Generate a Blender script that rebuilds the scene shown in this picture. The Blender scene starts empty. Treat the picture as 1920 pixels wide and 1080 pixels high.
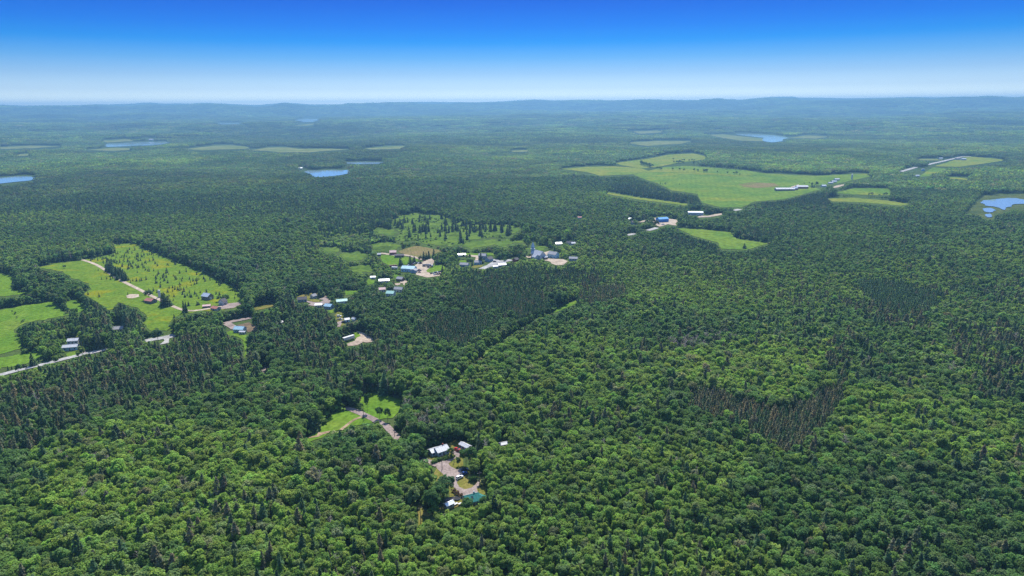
import bpy, bmesh, math
import numpy as np
from mathutils import Vector, Matrix

sc = bpy.context.scene
rng = np.random.default_rng(11)
R = math.radians

# ------------------------------------------------------------------ camera
F, CX, CY = 1280.0, 960.0, 540.0              # focal length in photograph pixels (1920 wide)
CAMZ = 200.0
PITCH, ROLL = math.atan(342.0 / F), R(0.42)
fwd = np.array([0, math.cos(PITCH), -math.sin(PITCH)])
_r, _u = np.array([1.0, 0, 0]), np.array([0, math.sin(PITCH), math.cos(PITCH)])
right = _r * math.cos(ROLL) - _u * math.sin(ROLL)
up = _u * math.cos(ROLL) + _r * math.sin(ROLL)
cd = bpy.data.cameras.new('camera')
cd.sensor_width = 36.0; cd.lens = F / 1920 * 36.0
cd.clip_start = 1.0; cd.clip_end = 120000.0
cam = bpy.data.objects.new('camera', cd); sc.collection.objects.link(cam)
m = Matrix.Identity(4)
for i in range(3):
    m[i][0] = right[i]; m[i][1] = up[i]; m[i][2] = -fwd[i]
m[2][3] = CAMZ
cam.matrix_world = m
sc.camera = cam

# ------------------------------------------------------------------ sky and sun
SUN_EL, SUN_AZ = 54.0, 4.0                    # ahead of the camera, a little to the right
wd = bpy.data.worlds.new('World'); sc.world = wd; wd.use_nodes = True
nt = wd.node_tree; nt.nodes.clear()
N = nt.nodes.new; LK = nt.links.new
sky = N('ShaderNodeTexSky'); sky.sky_type = 'NISHITA'; sky.sun_disc = False
sky.sun_elevation = R(SUN_EL); sky.sun_rotation = R(SUN_AZ)
sky.altitude = 300; sky.air_density = 1.0; sky.dust_density = 0.3; sky.ozone_density = 2.5
tc = N('ShaderNodeTexCoord'); sep = N('ShaderNodeSeparateXYZ'); LK(tc.outputs['Generated'], sep.inputs[0])
ramp = N('ShaderNodeValToRGB'); cr = ramp.color_ramp; cr.interpolation = 'LINEAR'
mr = N('ShaderNodeMapRange'); mr.inputs[1].default_value = 0.0; mr.inputs[2].default_value = 1.0
LK(sep.outputs[2], mr.inputs[0]); LK(mr.outputs[0], ramp.inputs[0])
SKY_TINT = [(0.000, (0.772, 0.807, 0.819)), (0.010, (0.561, 0.614, 0.661)), (0.022, (0.292, 0.351, 0.480)), (0.042, (0.161, 0.234, 0.383)), (0.063, (0.067, 0.175, 0.351)), (0.084, (0.004, 0.126, 0.339)), (0.104, (0.001, 0.091, 0.322)), (0.137, (0.001, 0.057, 0.275)), (0.22, (0.08, 0.22, 0.48)), (0.5, (0.80, 0.85, 0.95)), (1.0, (1.0, 1.0, 1.0))]
while len(cr.elements) < len(SKY_TINT): cr.elements.new(0.5)
for e, (p, c) in zip(cr.elements, SKY_TINT): e.position = p; e.color = (*c, 1)
mx = N('ShaderNodeMix'); mx.data_type = 'RGBA'; mx.blend_type = 'MULTIPLY'; mx.inputs[0].default_value = 1.0
LK(sky.outputs[0], mx.inputs[6]); LK(ramp.outputs[0], mx.inputs[7])
bg = N('ShaderNodeBackground'); bg.inputs[1].default_value = 0.15
out = N('ShaderNodeOutputWorld'); LK(mx.outputs[2], bg.inputs[0]); LK(bg.outputs[0], out.inputs[0])
sl = bpy.data.lights.new('sun', 'SUN'); sl.energy = 4.0; sl.angle = R(0.53); sl.color = (1.0, 0.95, 0.86)
so = bpy.data.objects.new('sun', sl); sc.collection.objects.link(so)
sdir = Vector((math.sin(R(SUN_AZ)) * math.cos(R(SUN_EL)), math.cos(R(SUN_AZ)) * math.cos(R(SUN_EL)), math.sin(R(SUN_EL))))
so.rotation_euler = sdir.to_track_quat('Z', 'Y').to_euler(); so.location = (0, 0, 600)
vs = sc.view_settings
vs.view_transform = 'Standard'; vs.look = 'None'; vs.exposure = 1.1; vs.gamma = 1.0; vs.use_curve_mapping = False
cy = sc.cycles
cy.max_bounces = 5; cy.diffuse_bounces = 4; cy.glossy_bounces = 2; cy.transmission_bounces = 3
cy.volume_bounces = 0; cy.transparent_max_bounces = 8; cy.use_adaptive_sampling = False
cy.sample_clamp_indirect = 4.0; cy.caustics_reflective = False; cy.caustics_refractive = False
cy.use_denoising = True; cy.denoiser = 'OPENIMAGEDENOISE'; cy.denoising_prefilter = 'NONE'; cy.denoising_quality = 'HIGH'
HAZE_DENSITY, HAZE_COLOR, HAZE_ANISO = 1.12e-4, (0.205, 0.43, 0.66), 0.35

# ------------------------------------------------------------------ numbers: noise, terrain, projection
def vnoise(x, y, scale, seed):
    x = np.asarray(x, float) / scale; y = np.asarray(y, float) / scale
    xi = np.floor(x).astype(np.int64); yi = np.floor(y).astype(np.int64)
    fx = x - xi; fy = y - yi; fx = fx * fx * (3 - 2 * fx); fy = fy * fy * (3 - 2 * fy)
    def h(a, b):
        v = np.sin((a * 127.1 + b * 311.7 + seed * 74.7) % 6283.185) * 43758.5453
        return v - np.floor(v)
    return (h(xi, yi) * (1 - fx) + h(xi + 1, yi) * fx) * (1 - fy) + (h(xi, yi + 1) * (1 - fx) + h(xi + 1, yi + 1) * fx) * fy
def fbm(x, y, scale, seed, o=3):
    s = 0.0; a = 1.0; t = 0.0
    for k in range(o):
        s = s + a * vnoise(x, y, scale / 2 ** k, seed + 13 * k); t += a; a *= 0.5
    return s / t
def sstep(a, b, x):
    t = np.clip((x - a) / (b - a), 0, 1); return t * t * (3 - 2 * t)
_tr = np.random.default_rng(5)
def _waves(n, w0, w1):
    wl = np.exp(_tr.uniform(math.log(w0), math.log(w1), n)); th = _tr.uniform(0, math.pi, n)
    return np.cos(th) * 2 * math.pi / wl, np.sin(th) * 2 * math.pi / wl, _tr.uniform(0, 6.28, n)
WN, WM, WF, WS = _waves(8, 350, 1100), _waves(9, 1300, 3600), _waves(9, 2600, 7000), _waves(14, 420, 1300)
def sines(w, x, y):
    s = 0
    for kx, ky, p in zip(*w): s = s + np.sin(kx * x + ky * y + p)
    return s / math.sqrt(len(w[0]))
# skyline of the far hills as seen: pixel column, pixel row
SKYLINE = [(-600, 203), (-300, 200), (0, 198), (43, 200.6), (90, 199), (173, 197.6), (213, 200), (283, 195), (320, 198.6), (393, 193), (460, 196.6), (483, 198.6),
           (533, 192.6), (580, 196.6), (640, 195), (690, 193.3), (743, 191), (790, 193.3), (847, 193.5), (920, 193.5), (960, 190.6), (1003, 187.3),
           (1040, 190), (1087, 186), (1123, 188.3), (1173, 188), (1227, 186), (1280, 187.3), (1353, 184), (1390, 186), (1440, 182), (1487, 182.6),
           (1500, 186), (1547, 185), (1613, 185), (1693, 182), (1747, 183.5), (1847, 181), (1920, 182), (2200, 180), (2500, 178)]
def ray(px, py):
    px = np.asarray(px, float)[..., None]; py = np.asarray(py, float)[..., None]
    d = fwd + right * (px - CX) / F + up * (CY - py) / F
    return d / np.linalg.norm(d, axis=-1, keepdims=True)
_sd = ray([p[0] for p in SKYLINE], [p[1] for p in SKYLINE])
SK_AZ = np.arctan2(_sd[:, 0], _sd[:, 1]); SK_TAN = _sd[:, 2] / np.hypot(_sd[:, 0], _sd[:, 1])
LAKES_FLAT = []                                # (x, y, z, radius)
def hz(x, y, flat=True):
    x = np.asarray(x, float); y = np.asarray(y, float)
    r = np.hypot(x, y); az = np.arctan2(x, y)
    h = 2.2 * sines(WN, x, y) * sstep(60, 500, r)
    h = h + sstep(1500, 6500, r) * 13 * sines(WM, x, y) + sstep(4000, 8000, r) * 15 * sines(WF, x, y)
    h = h + sstep(2200, 6000, r) * 7 * sines(WS, x, y) + sstep(4200, 11500, r) * 88
    sk = np.interp(az, SK_AZ, SK_TAN) + 0.0011 * (vnoise(az * 1000, r * 0 + 3, 17, 51) - .5) + 0.0007 * (vnoise(az * 1000, r * 0 + 3, 6, 52) - .5)
    wob = 600 * np.sin(az * 9 + 1) + 350 * np.sin(az * 23)
    for (rm, wdt, am, fr, ph) in ((6900, 420, 20, 5.0, 0.3), (8600, 600, 24, 7.0, 2.0), (5300, 380, 16, 6.0, 4.0), (10300, 600, 26, 9.0, 1.0)):
        h = h + am * np.clip(0.45 + 0.55 * np.sin(az * fr + ph) + 0.25 * np.sin(az * fr * 2.7 + ph * 2), 0, 2) * np.exp(-((r - rm - 300 * np.sin(az * 11 + ph)) / wdt) ** 2)
    rr = 12600 + wob
    g = np.exp(-((r - rr) / 900) ** 2); h = h * (1 - g) + (CAMZ + sk * rr - 30) * g
    rf = 16000 + 0.6 * wob
    g = np.exp(-((r - rf) / 900) ** 2); h = h * (1 - g) + (CAMZ + (0.0024 + 0.0010 * np.sin(az * 14 + 2) + 0.0006 * np.sin(az * 37) + sk * 0.62) * rf) * g
    if flat:
        for (lx, ly, lz, lr) in LAKES_FLAT:
            w = np.exp(-(((x - lx) ** 2 + (y - ly) ** 2) / lr ** 2) ** 3)
            h = h * (1 - w) + lz * w
    return h
_T = 150.0 * 1.006 ** np.arange(960)
def gp(px, py, flat=True, dz=0.0):
    """ground point(s) under photograph pixel(s)"""
    px = np.atleast_1d(np.asarray(px, float)); py = np.atleast_1d(np.asarray(py, float))
    d = ray(px, py); res = np.zeros((len(px), 3))
    for i in range(len(px)):
        P = d[i][None] * _T[:, None]; z = P[:, 2] + CAMZ
        below = z < hz(P[:, 0], P[:, 1], flat) + dz
        k = int(np.argmax(below)) if below.any() else len(_T) - 1
        a, b = _T[max(k - 1, 0)], _T[k]
        for _ in range(18):
            c = 0.5 * (a + b); p = d[i] * c
            if p[2] + CAMZ < hz(p[0], p[1], flat) + dz: b = c
            else: a = c
        p = d[i] * b; res[i] = (p[0], p[1], hz(p[0], p[1], flat))
    return res
def g1(px, py): return gp(px, py)[0]
def proj(x, y, z):
    v = np.stack([np.asarray(x, float), np.asarray(y, float), np.asarray(z, float) - CAMZ], -1)
    dz = v @ fwd; dz = np.where(dz < 1, 1, dz)
    return CX + F * (v @ right) / dz, CY - F * (v @ up) / dz, dz
def in_poly(x, y, poly):
    x = np.asarray(x); y = np.asarray(y); c = np.zeros(x.shape, bool); n = len(poly)
    for i in range(n):
        x0, y0 = poly[i][:2]; x1, y1 = poly[(i + 1) % n][:2]
        if y0 == y1: continue
        c ^= ((y0 > y) != (y1 > y)) & (x < (x1 - x0) * (y - y0) / (y1 - y0) + x0)
    return c
MASK = np.zeros((660, 1200), bool)              # half-resolution view of what must stay clear of trees, margin 120/60
_gy, _gx = np.mgrid[0:660, 0:1200]; _gx = (_gx - 120) * 2 + 1.0; _gy = (_gy - 60) * 2 + 1.0
def mask_poly(poly):
    global MASK
    xs = [p[0] for p in poly]; ys = [p[1] for p in poly]
    x0 = max(int(min(xs) / 2 + 119), 0); x1 = min(int(max(xs) / 2 + 123), 1200); y0 = max(int(min(ys) / 2 + 59), 0); y1 = min(int(max(ys) / 2 + 63), 660)
    if x1 > x0 and y1 > y0:
        MASK[y0:y1, x0:x1] |= in_poly(_gx[y0:y1, x0:x1], _gy[y0:y1, x0:x1], poly)
def masked(px, py):
    i = np.clip((np.asarray(px) / 2 + 120).astype(int), 0, 1199); j = np.clip((np.asarray(py) / 2 + 60).astype(int), 0, 659)
    return MASK[j, i]

# ------------------------------------------------------------------ materials
FIELD_GAIN = 0.66
def new_mat(name):
    mt = bpy.data.materials.new(name); mt.use_nodes = True
    t = mt.node_tree; t.nodes.clear(); return mt, t
def mat(name, col, rough=0.7, metal=0.0, var=0.12, scale=1.5, spec=0.3):
    """painted / plain surface with weathering noise"""
    mt, t = new_mat(name); n = t.nodes.new; l = t.links.new
    o = n('ShaderNodeOutputMaterial'); b = n('ShaderNodeBsdfPrincipled'); l(b.outputs[0], o.inputs[0])
    g = n('ShaderNodeNewGeometry'); nz = n('ShaderNodeTexNoise'); nz.inputs['Scale'].default_value = scale; nz.inputs['Detail'].default_value = 4
    l(g.outputs['Position'], nz.inputs['Vector'])
    r = n('ShaderNodeMapRange'); r.inputs[1].default_value = 0.3; r.inputs[2].default_value = 0.7
    r.inputs[3].default_value = 1 - var; r.inputs[4].default_value = 1 + var; l(nz.outputs[0], r.inputs[0])
    mu = n('ShaderNodeMix'); mu.data_type = 'RGBA'; mu.blend_type = 'MULTIPLY'; mu.inputs[0].default_value = 1
    mu.inputs[6].default_value = (*col, 1); l(r.outputs[0], mu.inputs[7]); l(mu.outputs[2], b.inputs['Base Color'])
    b.inputs['Roughness'].default_value = rough; b.inputs['Metallic'].default_value = metal; b.inputs['Specular IOR Level'].default_value = spec
    return mt
def leaf_mat(name, transl=1.0, rough=0.7, spec=0.05):
    """foliage: colour of the tree (instance attribute) times the colour of the twig (mesh attribute)"""
    mt, t = new_mat(name); n = t.nodes.new; l = t.links.new
    o = n('ShaderNodeOutputMaterial')
    a = n('ShaderNodeAttribute'); a.attribute_type = 'INSTANCER'; a.attribute_name = 'tint'
    c = n('ShaderNodeAttribute'); c.attribute_type = 'GEOMETRY'; c.attribute_name = 'twig'
    mu = n('ShaderNodeMix'); mu.data_type = 'RGBA'; mu.blend_type = 'MULTIPLY'; mu.inputs[0].default_value = 1
    l(a.outputs['Color'], mu.inputs[6]); l(c.outputs['Color'], mu.inputs[7])
    b = n('ShaderNodeBsdfPrincipled'); b.inputs['Roughness'].default_value = rough; b.inputs['Specular IOR Level'].default_value = spec
    l(mu.outputs[2], b.inputs['Base Color'])
    tr = n('ShaderNodeBsdfTranslucent')
    wm = n('ShaderNodeMix'); wm.data_type = 'RGBA'; wm.blend_type = 'MULTIPLY'; wm.inputs[0].default_value = 1
    l(mu.outputs[2], wm.inputs[6]); wm.inputs[7].default_value = (1.15 * transl, 1.1 * transl, 0.6 * transl, 1); l(wm.outputs[2], tr.inputs[0])
    ms = n('ShaderNodeAddShader')                          # a leaf reflects and lets through about as much
    l(b.outputs[0], ms.inputs[0]); l(tr.outputs[0], ms.inputs[1]); l(ms.outputs[0], o.inputs[0])
    return mt
def field_mat(name, c0, c1, c2, s0=45, s1=7, stripes=0.0, angle=0.0, swidth=9.0, bump=0.4):
    """grass or crop: broad drifts, tufts, optional mowing stripes"""
    mt, t = new_mat(name); n = t.nodes.new; l = t.links.new
    o = n('ShaderNodeOutputMaterial'); b = n('ShaderNodeBsdfDiffuse'); l(b.outputs[0], o.inputs[0])
    g = n('ShaderNodeNewGeometry')
    def noise(scale, detail=5, rough=0.6):
        z = n('ShaderNodeTexNoise'); z.inputs['Scale'].default_value = 1.0 / scale; z.inputs['Detail'].default_value = detail
        z.inputs['Roughness'].default_value = rough; l(g.outputs['Position'], z.inputs['Vector']); return z
    def rng_(src, a, bb):
        r = n('ShaderNodeMapRange'); r.interpolation_type = 'SMOOTHSTEP'; r.inputs[1].default_value = a; r.inputs[2].default_value = bb; l(src, r.inputs[0]); return r.outputs[0]
    def mix(fac, A, B, mode='MIX'):
        q = n('ShaderNodeMix'); q.data_type = 'RGBA'; q.blend_type = mode
        if isinstance(fac, float): q.inputs[0].default_value = fac
        else: l(fac, q.inputs[0])
        for k, v in ((6, A), (7, B)):
            if isinstance(v, tuple): q.inputs[k].default_value = (*v, 1)
            else: l(v, q.inputs[k])
        return q.outputs[2]
    c0, c1, c2 = (tuple(q * FIELD_GAIN for q in c) for c in (c0, c1, c2))
    n0, n1, n2 = noise(s0), noise(s1), noise(s0 * 2.3, 3)
    col = mix(rng_(n0.outputs[0], 0.38, 0.62), c0, c1)
    col = mix(rng_(n2.outputs[0], 0.52, 0.66), col, c2)
    r = n('ShaderNodeMapRange'); r.inputs[1].default_value = 0.3; r.inputs[2].default_value = 0.7; r.inputs[3].default_value = 0.64; r.inputs[4].default_value = 1.36
    l(n1.outputs[0], r.inputs[0]); col = mix(1.0, col, r.outputs[0], 'MULTIPLY')
    if stripes > 0:
        mp = n('ShaderNodeMapping'); mp.inputs['Rotation'].default_value = (0, 0, angle); l(g.outputs['Position'], mp.inputs['Vector'])
        w = n('ShaderNodeTexWave'); w.inputs['Scale'].default_value = 0.31 / swidth; w.inputs['Distortion'].default_value = 1.2; w.inputs['Detail'].default_value = 3
        l(mp.outputs[0], w.inputs['Vector'])
        r = n('ShaderNodeMapRange'); r.inputs[3].default_value = 1 - stripes; r.inputs[4].default_value = 1 + stripes; l(w.outputs[0], r.inputs[0])
        col = mix(1.0, col, r.outputs[0], 'MULTIPLY')
    l(col, b.inputs[0])
    if bump:
        bp = n('ShaderNodeBump'); bp.inputs['Strength'].default_value = bump; bp.inputs['Distance'].default_value = 0.5
        nb = noise(1.6, 3); l(nb.outputs[0], bp.inputs['Height']); l(bp.outputs[0], b.inputs['Normal'])
    return mt
def water_mat():
    mt, t = new_mat('lake water'); n = t.nodes.new; l = t.links.new
    o = n('ShaderNodeOutputMaterial'); b = n('ShaderNodeBsdfPrincipled'); l(b.outputs[0], o.inputs[0])
    b.inputs['Base Color'].default_value = (0.17, 0.25, 0.31, 1); b.inputs['Roughness'].default_value = 0.09; b.inputs['IOR'].default_value = 1.45
    g = n('ShaderNodeNewGeometry'); z = n('ShaderNodeTexNoise'); z.inputs['Scale'].default_value = 0.5; z.inputs['Detail'].default_value = 3
    l(g.outputs['Position'], z.inputs['Vector'])
    bp = n('ShaderNodeBump'); bp.inputs['Strength'].default_value = 0.05; bp.inputs['Distance'].default_value = 0.05; l(z.outputs[0], bp.inputs['Height']); l(bp.outputs[0], b.inputs['Normal'])
    return mt
def land_mat():
    """forest floor near, tree canopy relief where single trees no longer show"""
    mt, t = new_mat('forest land'); n = t.nodes.new; l = t.links.new
    o = n('ShaderNodeOutputMaterial'); b = n('ShaderNodeBsdfDiffuse'); l(b.outputs[0], o.inputs[0])
    g = n('ShaderNodeNewGeometry')
    def noise(s, d=5):
        z = n('ShaderNodeTexNoise'); z.inputs['Scale'].default_value = 1 / s; z.inputs['Detail'].default_value = d; l(g.outputs['Position'], z.inputs['Vector']); return z
    def ramp2(src, a, bb, A, B):
        r = n('ShaderNodeMapRange'); r.inputs[1].default_value = a; r.inputs[2].default_value = bb; l(src, r.inputs[0])
        q = n('ShaderNodeMix'); q.data_type = 'RGBA'; l(r.outputs[0], q.inputs[0])
        for k, v in ((6, A), (7, B)):
            if isinstance(v, tuple): q.inputs[k].default_value = (*v, 1)
            else: l(v, q.inputs[k])
        return q.outputs[2]
    a = ramp2(noise(4).outputs[0], 0.35, 0.65, (0.038, 0.064, 0.018), (0.066, 0.100, 0.026))
    a = ramp2(noise(17).outputs[0], 0.45, 0.75, a, (0.055, 0.070, 0.028))
    far = ramp2(noise(700).outputs[0], 0.35, 0.65, (0.024, 0.046, 0.020), (0.050, 0.080, 0.028))
    far = ramp2(noise(60).outputs[0], 0.3, 0.75, far, (0.030, 0.050, 0.022))
    ln = n('ShaderNodeVectorMath'); ln.operation = 'LENGTH'; l(g.outputs['Position'], ln.inputs[0])
    r = n('ShaderNodeMapRange'); r.inputs[1].default_value = 1500; r.inputs[2].default_value = 3000; l(ln.outputs['Value'], r.inputs[0])
    q = n('ShaderNodeMix'); q.data_type = 'RGBA'; l(r.outputs[0], q.inputs[0]); l(a, q.inputs[6]); l(far, q.inputs[7]); l(q.outputs[2], b.inputs[0])
    bp = n('ShaderNodeBump'); bp.inputs['Strength'].default_value = 1.0; bp.inputs['Distance'].default_value = 25
    l(noise(90, 6).outputs[0], bp.inputs['Height']); l(bp.outputs[0], b.inputs['Normal'])
    return mt
M_LEAF = leaf_mat('leaves')
M_NEEDLE = leaf_mat('needles', transl=0.85, rough=0.7, spec=0.08)
M_BARK = mat('bark', (0.11, 0.09, 0.075), 0.9, var=0.3, scale=3)
M_DEADWOOD = mat('bare grey wood', (0.23, 0.205, 0.19), 0.9, var=0.2, scale=2)

# ------------------------------------------------------------------ mesh helpers
col = sc.collection
def mesh_np(name, V, Fq, mats=(), midx=None, twig=None):
    """V (n,3), Fq list of arrays (k,3) or (k,4); twig: per-face colours (k,3)"""
    me = bpy.data.meshes.new(name)
    loops = np.concatenate([f.ravel() for f in Fq]); tot = np.concatenate([np.full(len(f), f.shape[1]) for f in Fq])
    me.vertices.add(len(V)); me.vertices.foreach_set('co', np.asarray(V, np.float32).ravel())
    me.loops.add(len(loops)); me.loops.foreach_set('vertex_index', loops.astype(np.int32))
    me.polygons.add(len(tot)); st = np.concatenate([[0], np.cumsum(tot)[:-1]])
    me.polygons.foreach_set('loop_start', st.astype(np.int32))
    try: me.polygons.foreach_set('loop_total', tot.astype(np.int32))
    except Exception: pass
    for mt in mats: me.materials.append(mt)
    if midx is not None: me.polygons.foreach_set('material_index', np.asarray(midx, np.int32))
    if twig is not None:
        at = me.attributes.new('twig', 'FLOAT_COLOR', 'FACE')
        c4 = np.ones((len(twig), 4), np.float32); c4[:, :3] = twig; at.data.foreach_set('color', c4.ravel())
    me.update(calc_edges=True); me.validate(); return me
def tag(o, label=None, cat=None, group=None, kind=None):
    if label: o['label'] = label
    if cat: o['category'] = cat
    if group: o['group'] = group
    if kind: o['kind'] = kind
    return o
def empty(name, loc, yaw=0.0):
    o = bpy.data.objects.new(name, None); o.location = loc; o.rotation_euler = (0, 0, yaw); o.empty_display_size = 0.5
    col.objects.link(o); return o
def link(name, me, parent=None, loc=(0, 0, 0), yaw=0.0):
    o = bpy.data.objects.new(name, me); o.location = loc; o.rotation_euler = (0, 0, yaw); o.parent = parent; col.objects.link(o); return o
class MB:
    def __init__(s): s.v = []; s.f = []
    def poly(s, pts, faces):
        b = len(s.v); s.v += [tuple(map(float, p)) for p in pts]; s.f += [tuple(i + b for i in f) for f in faces]; return s
    def box(s, x0, x1, y0, y1, z0, z1, taper=0.0):
        t = taper
        return s.poly([(x0, y0, z0), (x1, y0, z0), (x1, y1, z0), (x0, y1, z0), (x0 + t, y0 + t, z1), (x1 - t, y0 + t, z1), (x1 - t, y1 - t, z1), (x0 + t, y1 - t, z1)],
                      [(0, 3, 2, 1), (4, 5, 6, 7), (0, 1, 5, 4), (1, 2, 6, 5), (2, 3, 7, 6), (3, 0, 4, 7)])
    def tube(s, a, b, r0, r1, n=8, cap=True):
        a = Vector(a); b = Vector(b); d = (b - a).normalized(); e = d.orthogonal().normalized(); g = d.cross(e)
        pts = []
        for c, r in ((a, r0), (b, r1)):
            for k in range(n):
                q = 2 * math.pi * k / n; pts.append(c + (e * math.cos(q) + g * math.sin(q)) * r)
        fs = [(k, (k + 1) % n, n + (k + 1) % n, n + k) for k in range(n)]
        if cap: fs += [tuple(range(n))[::-1], tuple(range(n, 2 * n))]
        return s.poly(pts, fs)
    def mesh(s, name, mt):
        me = bpy.data.meshes.new(name); me.from_pydata(s.v, [], s.f); me.materials.append(mt); me.update(); return me
    def build(s, name, mt, parent=None, loc=(0, 0, 0), yaw=0.0): return link(name, s.mesh(name, mt), parent, loc, yaw)

# ------------------------------------------------------------------ lakes are level: find them first
LAKES = [  # outline in the photograph, label
    ([(-60, 336), (0, 333), (30, 331), (66, 331), (63, 337), (30, 341), (0, 344), (-60, 347)], 'long blue lake cut by the left edge of the picture'),
    ([(571, 321), (600, 319), (630, 318), (658, 319.5), (655, 324), (640, 328), (615, 331), (590, 331), (581, 327)], 'small deep blue lake among woods left of centre'),
    ([(648, 304.5), (680, 303.5), (717, 304), (714, 307), (680, 307.5), (650, 307)], 'narrow strip of water just behind the small central lake'),
    ([(194, 270), (240, 267.5), (318, 265.5), (306, 270), (260, 273), (212, 275)], 'pale narrow lake behind far fields on the left'),
    ([(553, 224), (575, 222.5), (600, 223), (590, 227), (575, 229), (562, 228)], 'whitish lake far off near the horizon'),
    ([(408, 230.5), (455, 230.5), (452, 233), (412, 233)], 'thin far white water sliver left of the whitish lake'),
    ([(1383, 250), (1420, 251.5), (1455, 254), (1474, 257), (1474, 263), (1455, 266), (1440, 266), (1437, 260), (1415, 256), (1392, 254)], 'curved blue lake beyond the hill on the right'),
    ([(1836, 378), (1852, 373.5), (1879, 372), (1901, 371), (1920, 373), (1985, 374), (1985, 384), (1920, 383), (1903, 386), (1890, 390), (1876, 392), (1866, 388), (1850, 385)], 'bright marsh pond at the right edge of the picture'),
    ([(1843, 391), (1858, 390), (1866, 394), (1857, 398), (1846, 396)], 'small marsh pool just below the bright pond'),
    ([(1847, 402), (1858, 401), (1860, 406), (1851, 407)], 'tiny lowest marsh pool below the bright pond'),
]
lake_world = []
for pts, lab in LAKES:
    c = gp(np.mean([p[0] for p in pts]), np.mean([p[1] for p in pts]), flat=False)[0]
    z = c[2] - 1.0
    if 'marsh' in lab: z = gp(1885, 381, flat=False)[0][2] - 0.6
    d = ray([p[0] for p in pts], [p[1] for p in pts]); t = (z - CAMZ) / d[:, 2]
    w = d * t[:, None]; w[:, 2] = z
    ctr = w.mean(0); rad = np.max(np.hypot(*(w - ctr).T[:2])) * 1.55 + 90
    lake_world.append((w, lab, ctr)); LAKES_FLAT.append((ctr[0], ctr[1], z - 1.2, rad))
for pts, lab in LAKES: mask_poly(pts)

# ------------------------------------------------------------------ land sheet to the horizon
def land():
    fine = np.linspace(R(-48), R(48), 420); coarse = np.linspace(R(48), R(312), 60)[1:-1]
    az = np.concatenate([fine, coarse]); rr = np.concatenate([[40, 90, 140], 175 * 1.0145 ** np.arange(395)]); rr = rr[rr < 18500]
    A, Rr = np.meshgrid(az, rr, indexing='xy'); X = Rr * np.sin(A); Y = Rr * np.cos(A); Z = hz(X, Y)
    nr, na = X.shape
    V = np.concatenate([np.stack([X, Y, Z], -1).reshape(-1, 3), [[0, 0, float(hz(0.0, 1.0))]]])
    i, j = np.mgrid[0:nr - 1, 0:na]; j2 = (j + 1) % na
    Q = np.stack([i * na + j, (i + 1) * na + j, (i + 1) * na + j2, i * na + j2], -1).reshape(-1, 4)[:, ::-1]
    jj = np.arange(na); T = np.stack([np.full(na, nr * na), jj, (jj + 1) % na], -1)[:, ::-1]
    me = mesh_np('ground', V, [Q, T], [land_mat()]); me.polygons.foreach_set('use_smooth', np.ones(len(me.polygons), bool))
    tag(link('ground', me), 'rolling wooded land reaching to the blue hills', 'ground', kind='structure')
land()
M_WATER = water_mat()
for w, lab, ctr in lake_world:
    P = []
    n = len(w)
    for i in range(n):                                    # rounded shore
        p0, p1, p2, p3 = w[i - 1], w[i], w[(i + 1) % n], w[(i + 2) % n]
        for k in range(6):
            t = k / 6; P.append(0.5 * ((2 * p1) + (p2 - p0) * t + (2 * p0 - 5 * p1 + 4 * p2 - p3) * t * t + (3 * p1 - p0 - 3 * p2 + p3) * t ** 3))
    P = np.array(P); sz = np.ptp(P[:, :2], axis=0); P[:, 0] += (fbm(P[:, 0], P[:, 1], max(sz) / 7, 57, 2) - .5) * sz[0] * .10; P[:, 1] += (fbm(P[:, 0], P[:, 1], max(sz) / 6, 58, 2) - .5) * sz[1] * .22
    me = bpy.data.meshes.new('lake'); me.from_pydata([tuple(p) for p in P], [], [tuple(range(len(P)))]); me.materials.append(M_WATER); me.update()
    tag(link('lake', me), lab, 'lake', kind='structure')

def drape(name, world_poly, mt, lift, label, cat, rough_edge=1.5, cell=None):
    """a sheet lying on the land, outline world_poly (x, y)"""
    w = np.asarray(world_poly)[:, :2]; pts = []
    ext = max(np.ptp(w[:, 0]), np.ptp(w[:, 1])); step = max(ext / 60, 4.0)
    for i in range(len(w)):
        a, b = w[i], w[(i + 1) % len(w)]; L = np.hypot(*(b - a)); k = max(int(L / step), 1)
        nrm = np.array([-(b - a)[1], (b - a)[0]]) / max(L, 1e-6)
        for q in range(k):
            p = a + (b - a) * q / k
            if q: p = p + nrm * rough_edge * 2 * (fbm(p[0], p[1], step * 2.2, 3, 2) - 0.5) * min(1, L / (4 * rough_edge + 1e-6))
            pts.append(p)
    bm = bmesh.new(); vs_ = [bm.verts.new((p[0], p[1], 0)) for p in pts]
    f = bm.faces.new(vs_); f.normal_update()
    if f.normal.z < 0: f.normal_flip()
    bmesh.ops.triangulate(bm, faces=[f])
    cell = cell or max(ext / 26, 6.0)
    mn, mxx = w.min(0), w.max(0)
    for ax in (0, 1):
        for c in np.arange(mn[ax] + cell, mxx[ax], cell):
            co = Vector((c, 0, 0)) if ax == 0 else Vector((0, c, 0)); no = Vector((1, 0, 0)) if ax == 0 else Vector((0, 1, 0))
            bmesh.ops.bisect_plane(bm, geom=bm.verts[:] + bm.edges[:] + bm.faces[:], plane_co=co, plane_no=no)
    xy = np.array([v.co[:2] for v in bm.verts]); zz = hz(xy[:, 0], xy[:, 1]) + lift
    for v, z in zip(bm.verts, zz): v.co.z = z
    me = bpy.data.meshes.new(name); bm.to_mesh(me); bm.free(); me.materials.append(mt)
    me.polygons.foreach_set('use_smooth', np.ones(len(me.polygons), bool)); me.update()
    return tag(link(name, me), label, cat, kind='structure')
def crop(sx, ox, oy, pts): return [(x / sx + ox, y / sx + oy) for x, y in pts]

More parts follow.
